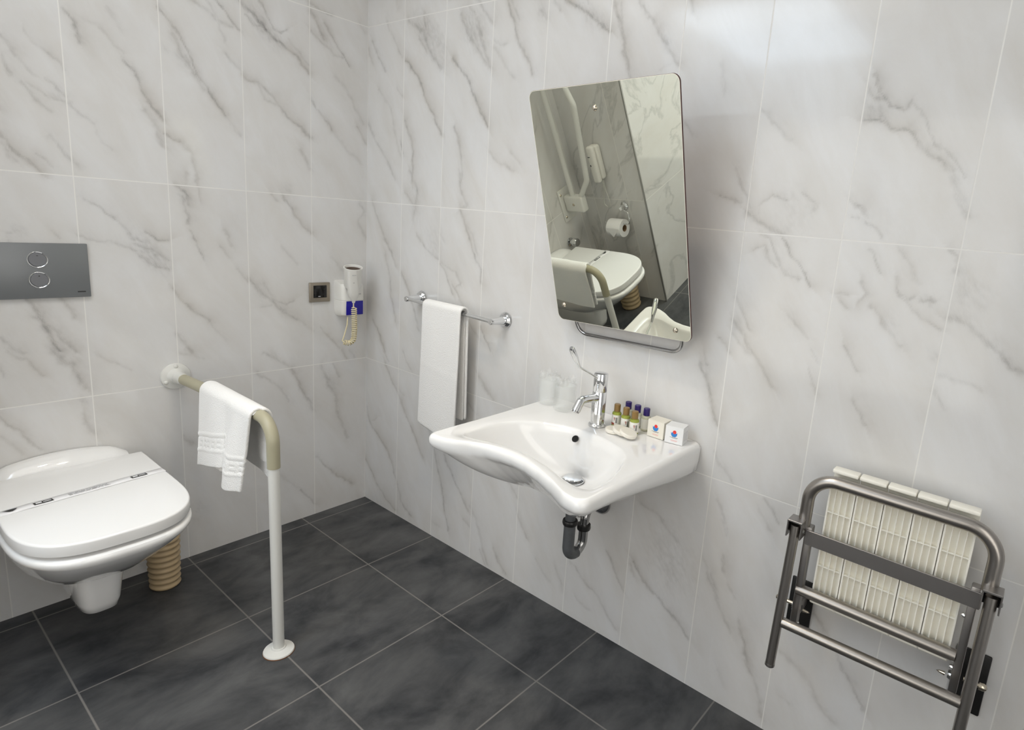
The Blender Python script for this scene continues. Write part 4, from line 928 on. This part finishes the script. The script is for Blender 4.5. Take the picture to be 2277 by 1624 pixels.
# ------------------------------------------------------------------ lights
def downlight(x,y,label,energy,col,spot=1.9,blend=.6,size=.04):
    t=thing('ceiling_downlight',label,'ceiling light',(x,y,CEIL),(0,0,0),'recessed ceiling downlights')
    turned('trim_ring',[(.034,-.002),(.050,-.002),(.052,-.0005),(.050,.0),(.034,.0)],M['chrome'],t,seg=32)
    m=bpy.data.materials.get('lamp_%d'%int(col[2]*100)) or mat('lamp_%d'%int(col[2]*100),(1,1,1),.5,emit=col,estr=40)
    turned('lamp_lens',[(0,-.0012),(.033,-.0012),(.033,-.0002),(0,-.0002)],m,t,seg=32)
    ld=bpy.data.lights.new('downlight_beam','SPOT'); ld.energy=energy; ld.color=col; ld.spot_size=spot; ld.spot_blend=blend; ld.shadow_soft_size=size
    lo=bpy.data.objects.new('downlight_beam',ld); COL.objects.link(lo); lo.location=(x,y,CEIL-.01)
def area(name,loc,rot,sx,sy,energy,col):
    ld=bpy.data.lights.new(name,'AREA'); ld.shape='RECTANGLE'; ld.size=sx; ld.size_y=sy; ld.energy=energy; ld.color=col
    lo=bpy.data.objects.new(name,ld); COL.objects.link(lo); lo.location=loc; lo.rotation_euler=rot; return lo
WARM=(1.0,.86,.66); COOL=(.68,.83,1.0); NEU=(1.0,.955,.89)
downlight(1.26,-.72,'recessed ceiling downlight above the washbasin',27,WARM,1.7,.9,.05)
downlight(.95,-2.08,'recessed ceiling downlight near the niche wall',7,WARM,2.2,.8,.05)
downlight(.85,-1.0,'recessed ceiling downlight in front of the toilet',14,(1.0,.93,.82),1.9,.8,.05)
# cool luminous ceiling panel over the middle of the room
pm=mat('light_panel_diffuser',(.9,.9,.9),.5,emit=COOL,estr=4.6)
cp_=thing('ceiling_light_panel','cool white luminous ceiling panel over the room','ceiling light',(.90,-2.10,CEIL-.0005))
box('diffuser',(0,0,-.008),(.80,1.10,.014),pm,cp_,.002,1)
area('ceiling_fill',(.95,-1.25,CEIL-.03),(0,0,0),1.5,1.2,6.5,NEU)  # added general soft fill with no fixture, apart from the luminous panel
w=bpy.data.worlds.new('world'); w.use_nodes=True; w.node_tree.nodes['Background'].inputs[0].default_value=(.75,.8,.9,1); w.node_tree.nodes['Background'].inputs[1].default_value=.25
sc.world=w
# ------------------------------------------------------------------ camera
cd=bpy.data.cameras.new('camera'); co=bpy.data.objects.new('camera',cd); COL.objects.link(co)
CAMP=[2.409457, -1.540548, 1.387269, 1.366731, -0.081758, 0.657281, 1334.836926, 168.435509, -43.879988]
co.location=CAMP[:3]; co.rotation_mode='XYZ'; co.rotation_euler=CAMP[3:6]
cd.sensor_fit='HORIZONTAL'; cd.sensor_width=36; cd.lens=CAMP[6]/2277*36
cd.shift_x=-CAMP[7]/2277; cd.shift_y=CAMP[8]/2277; cd.clip_start=.02
sc.camera=co
sc.view_settings.view_transform='Standard'; sc.view_settings.look='None'; sc.view_settings.gamma=1; sc.view_settings.use_curve_mapping=False
sc.view_settings.exposure=0.2
sc.cycles.max_bounces=10; sc.cycles.transmission_bounces=10; sc.cycles.transparent_max_bounces=12; sc.cycles.use_denoising=True
sc.cycles.caustics_reflective=False; sc.cycles.caustics_refractive=False
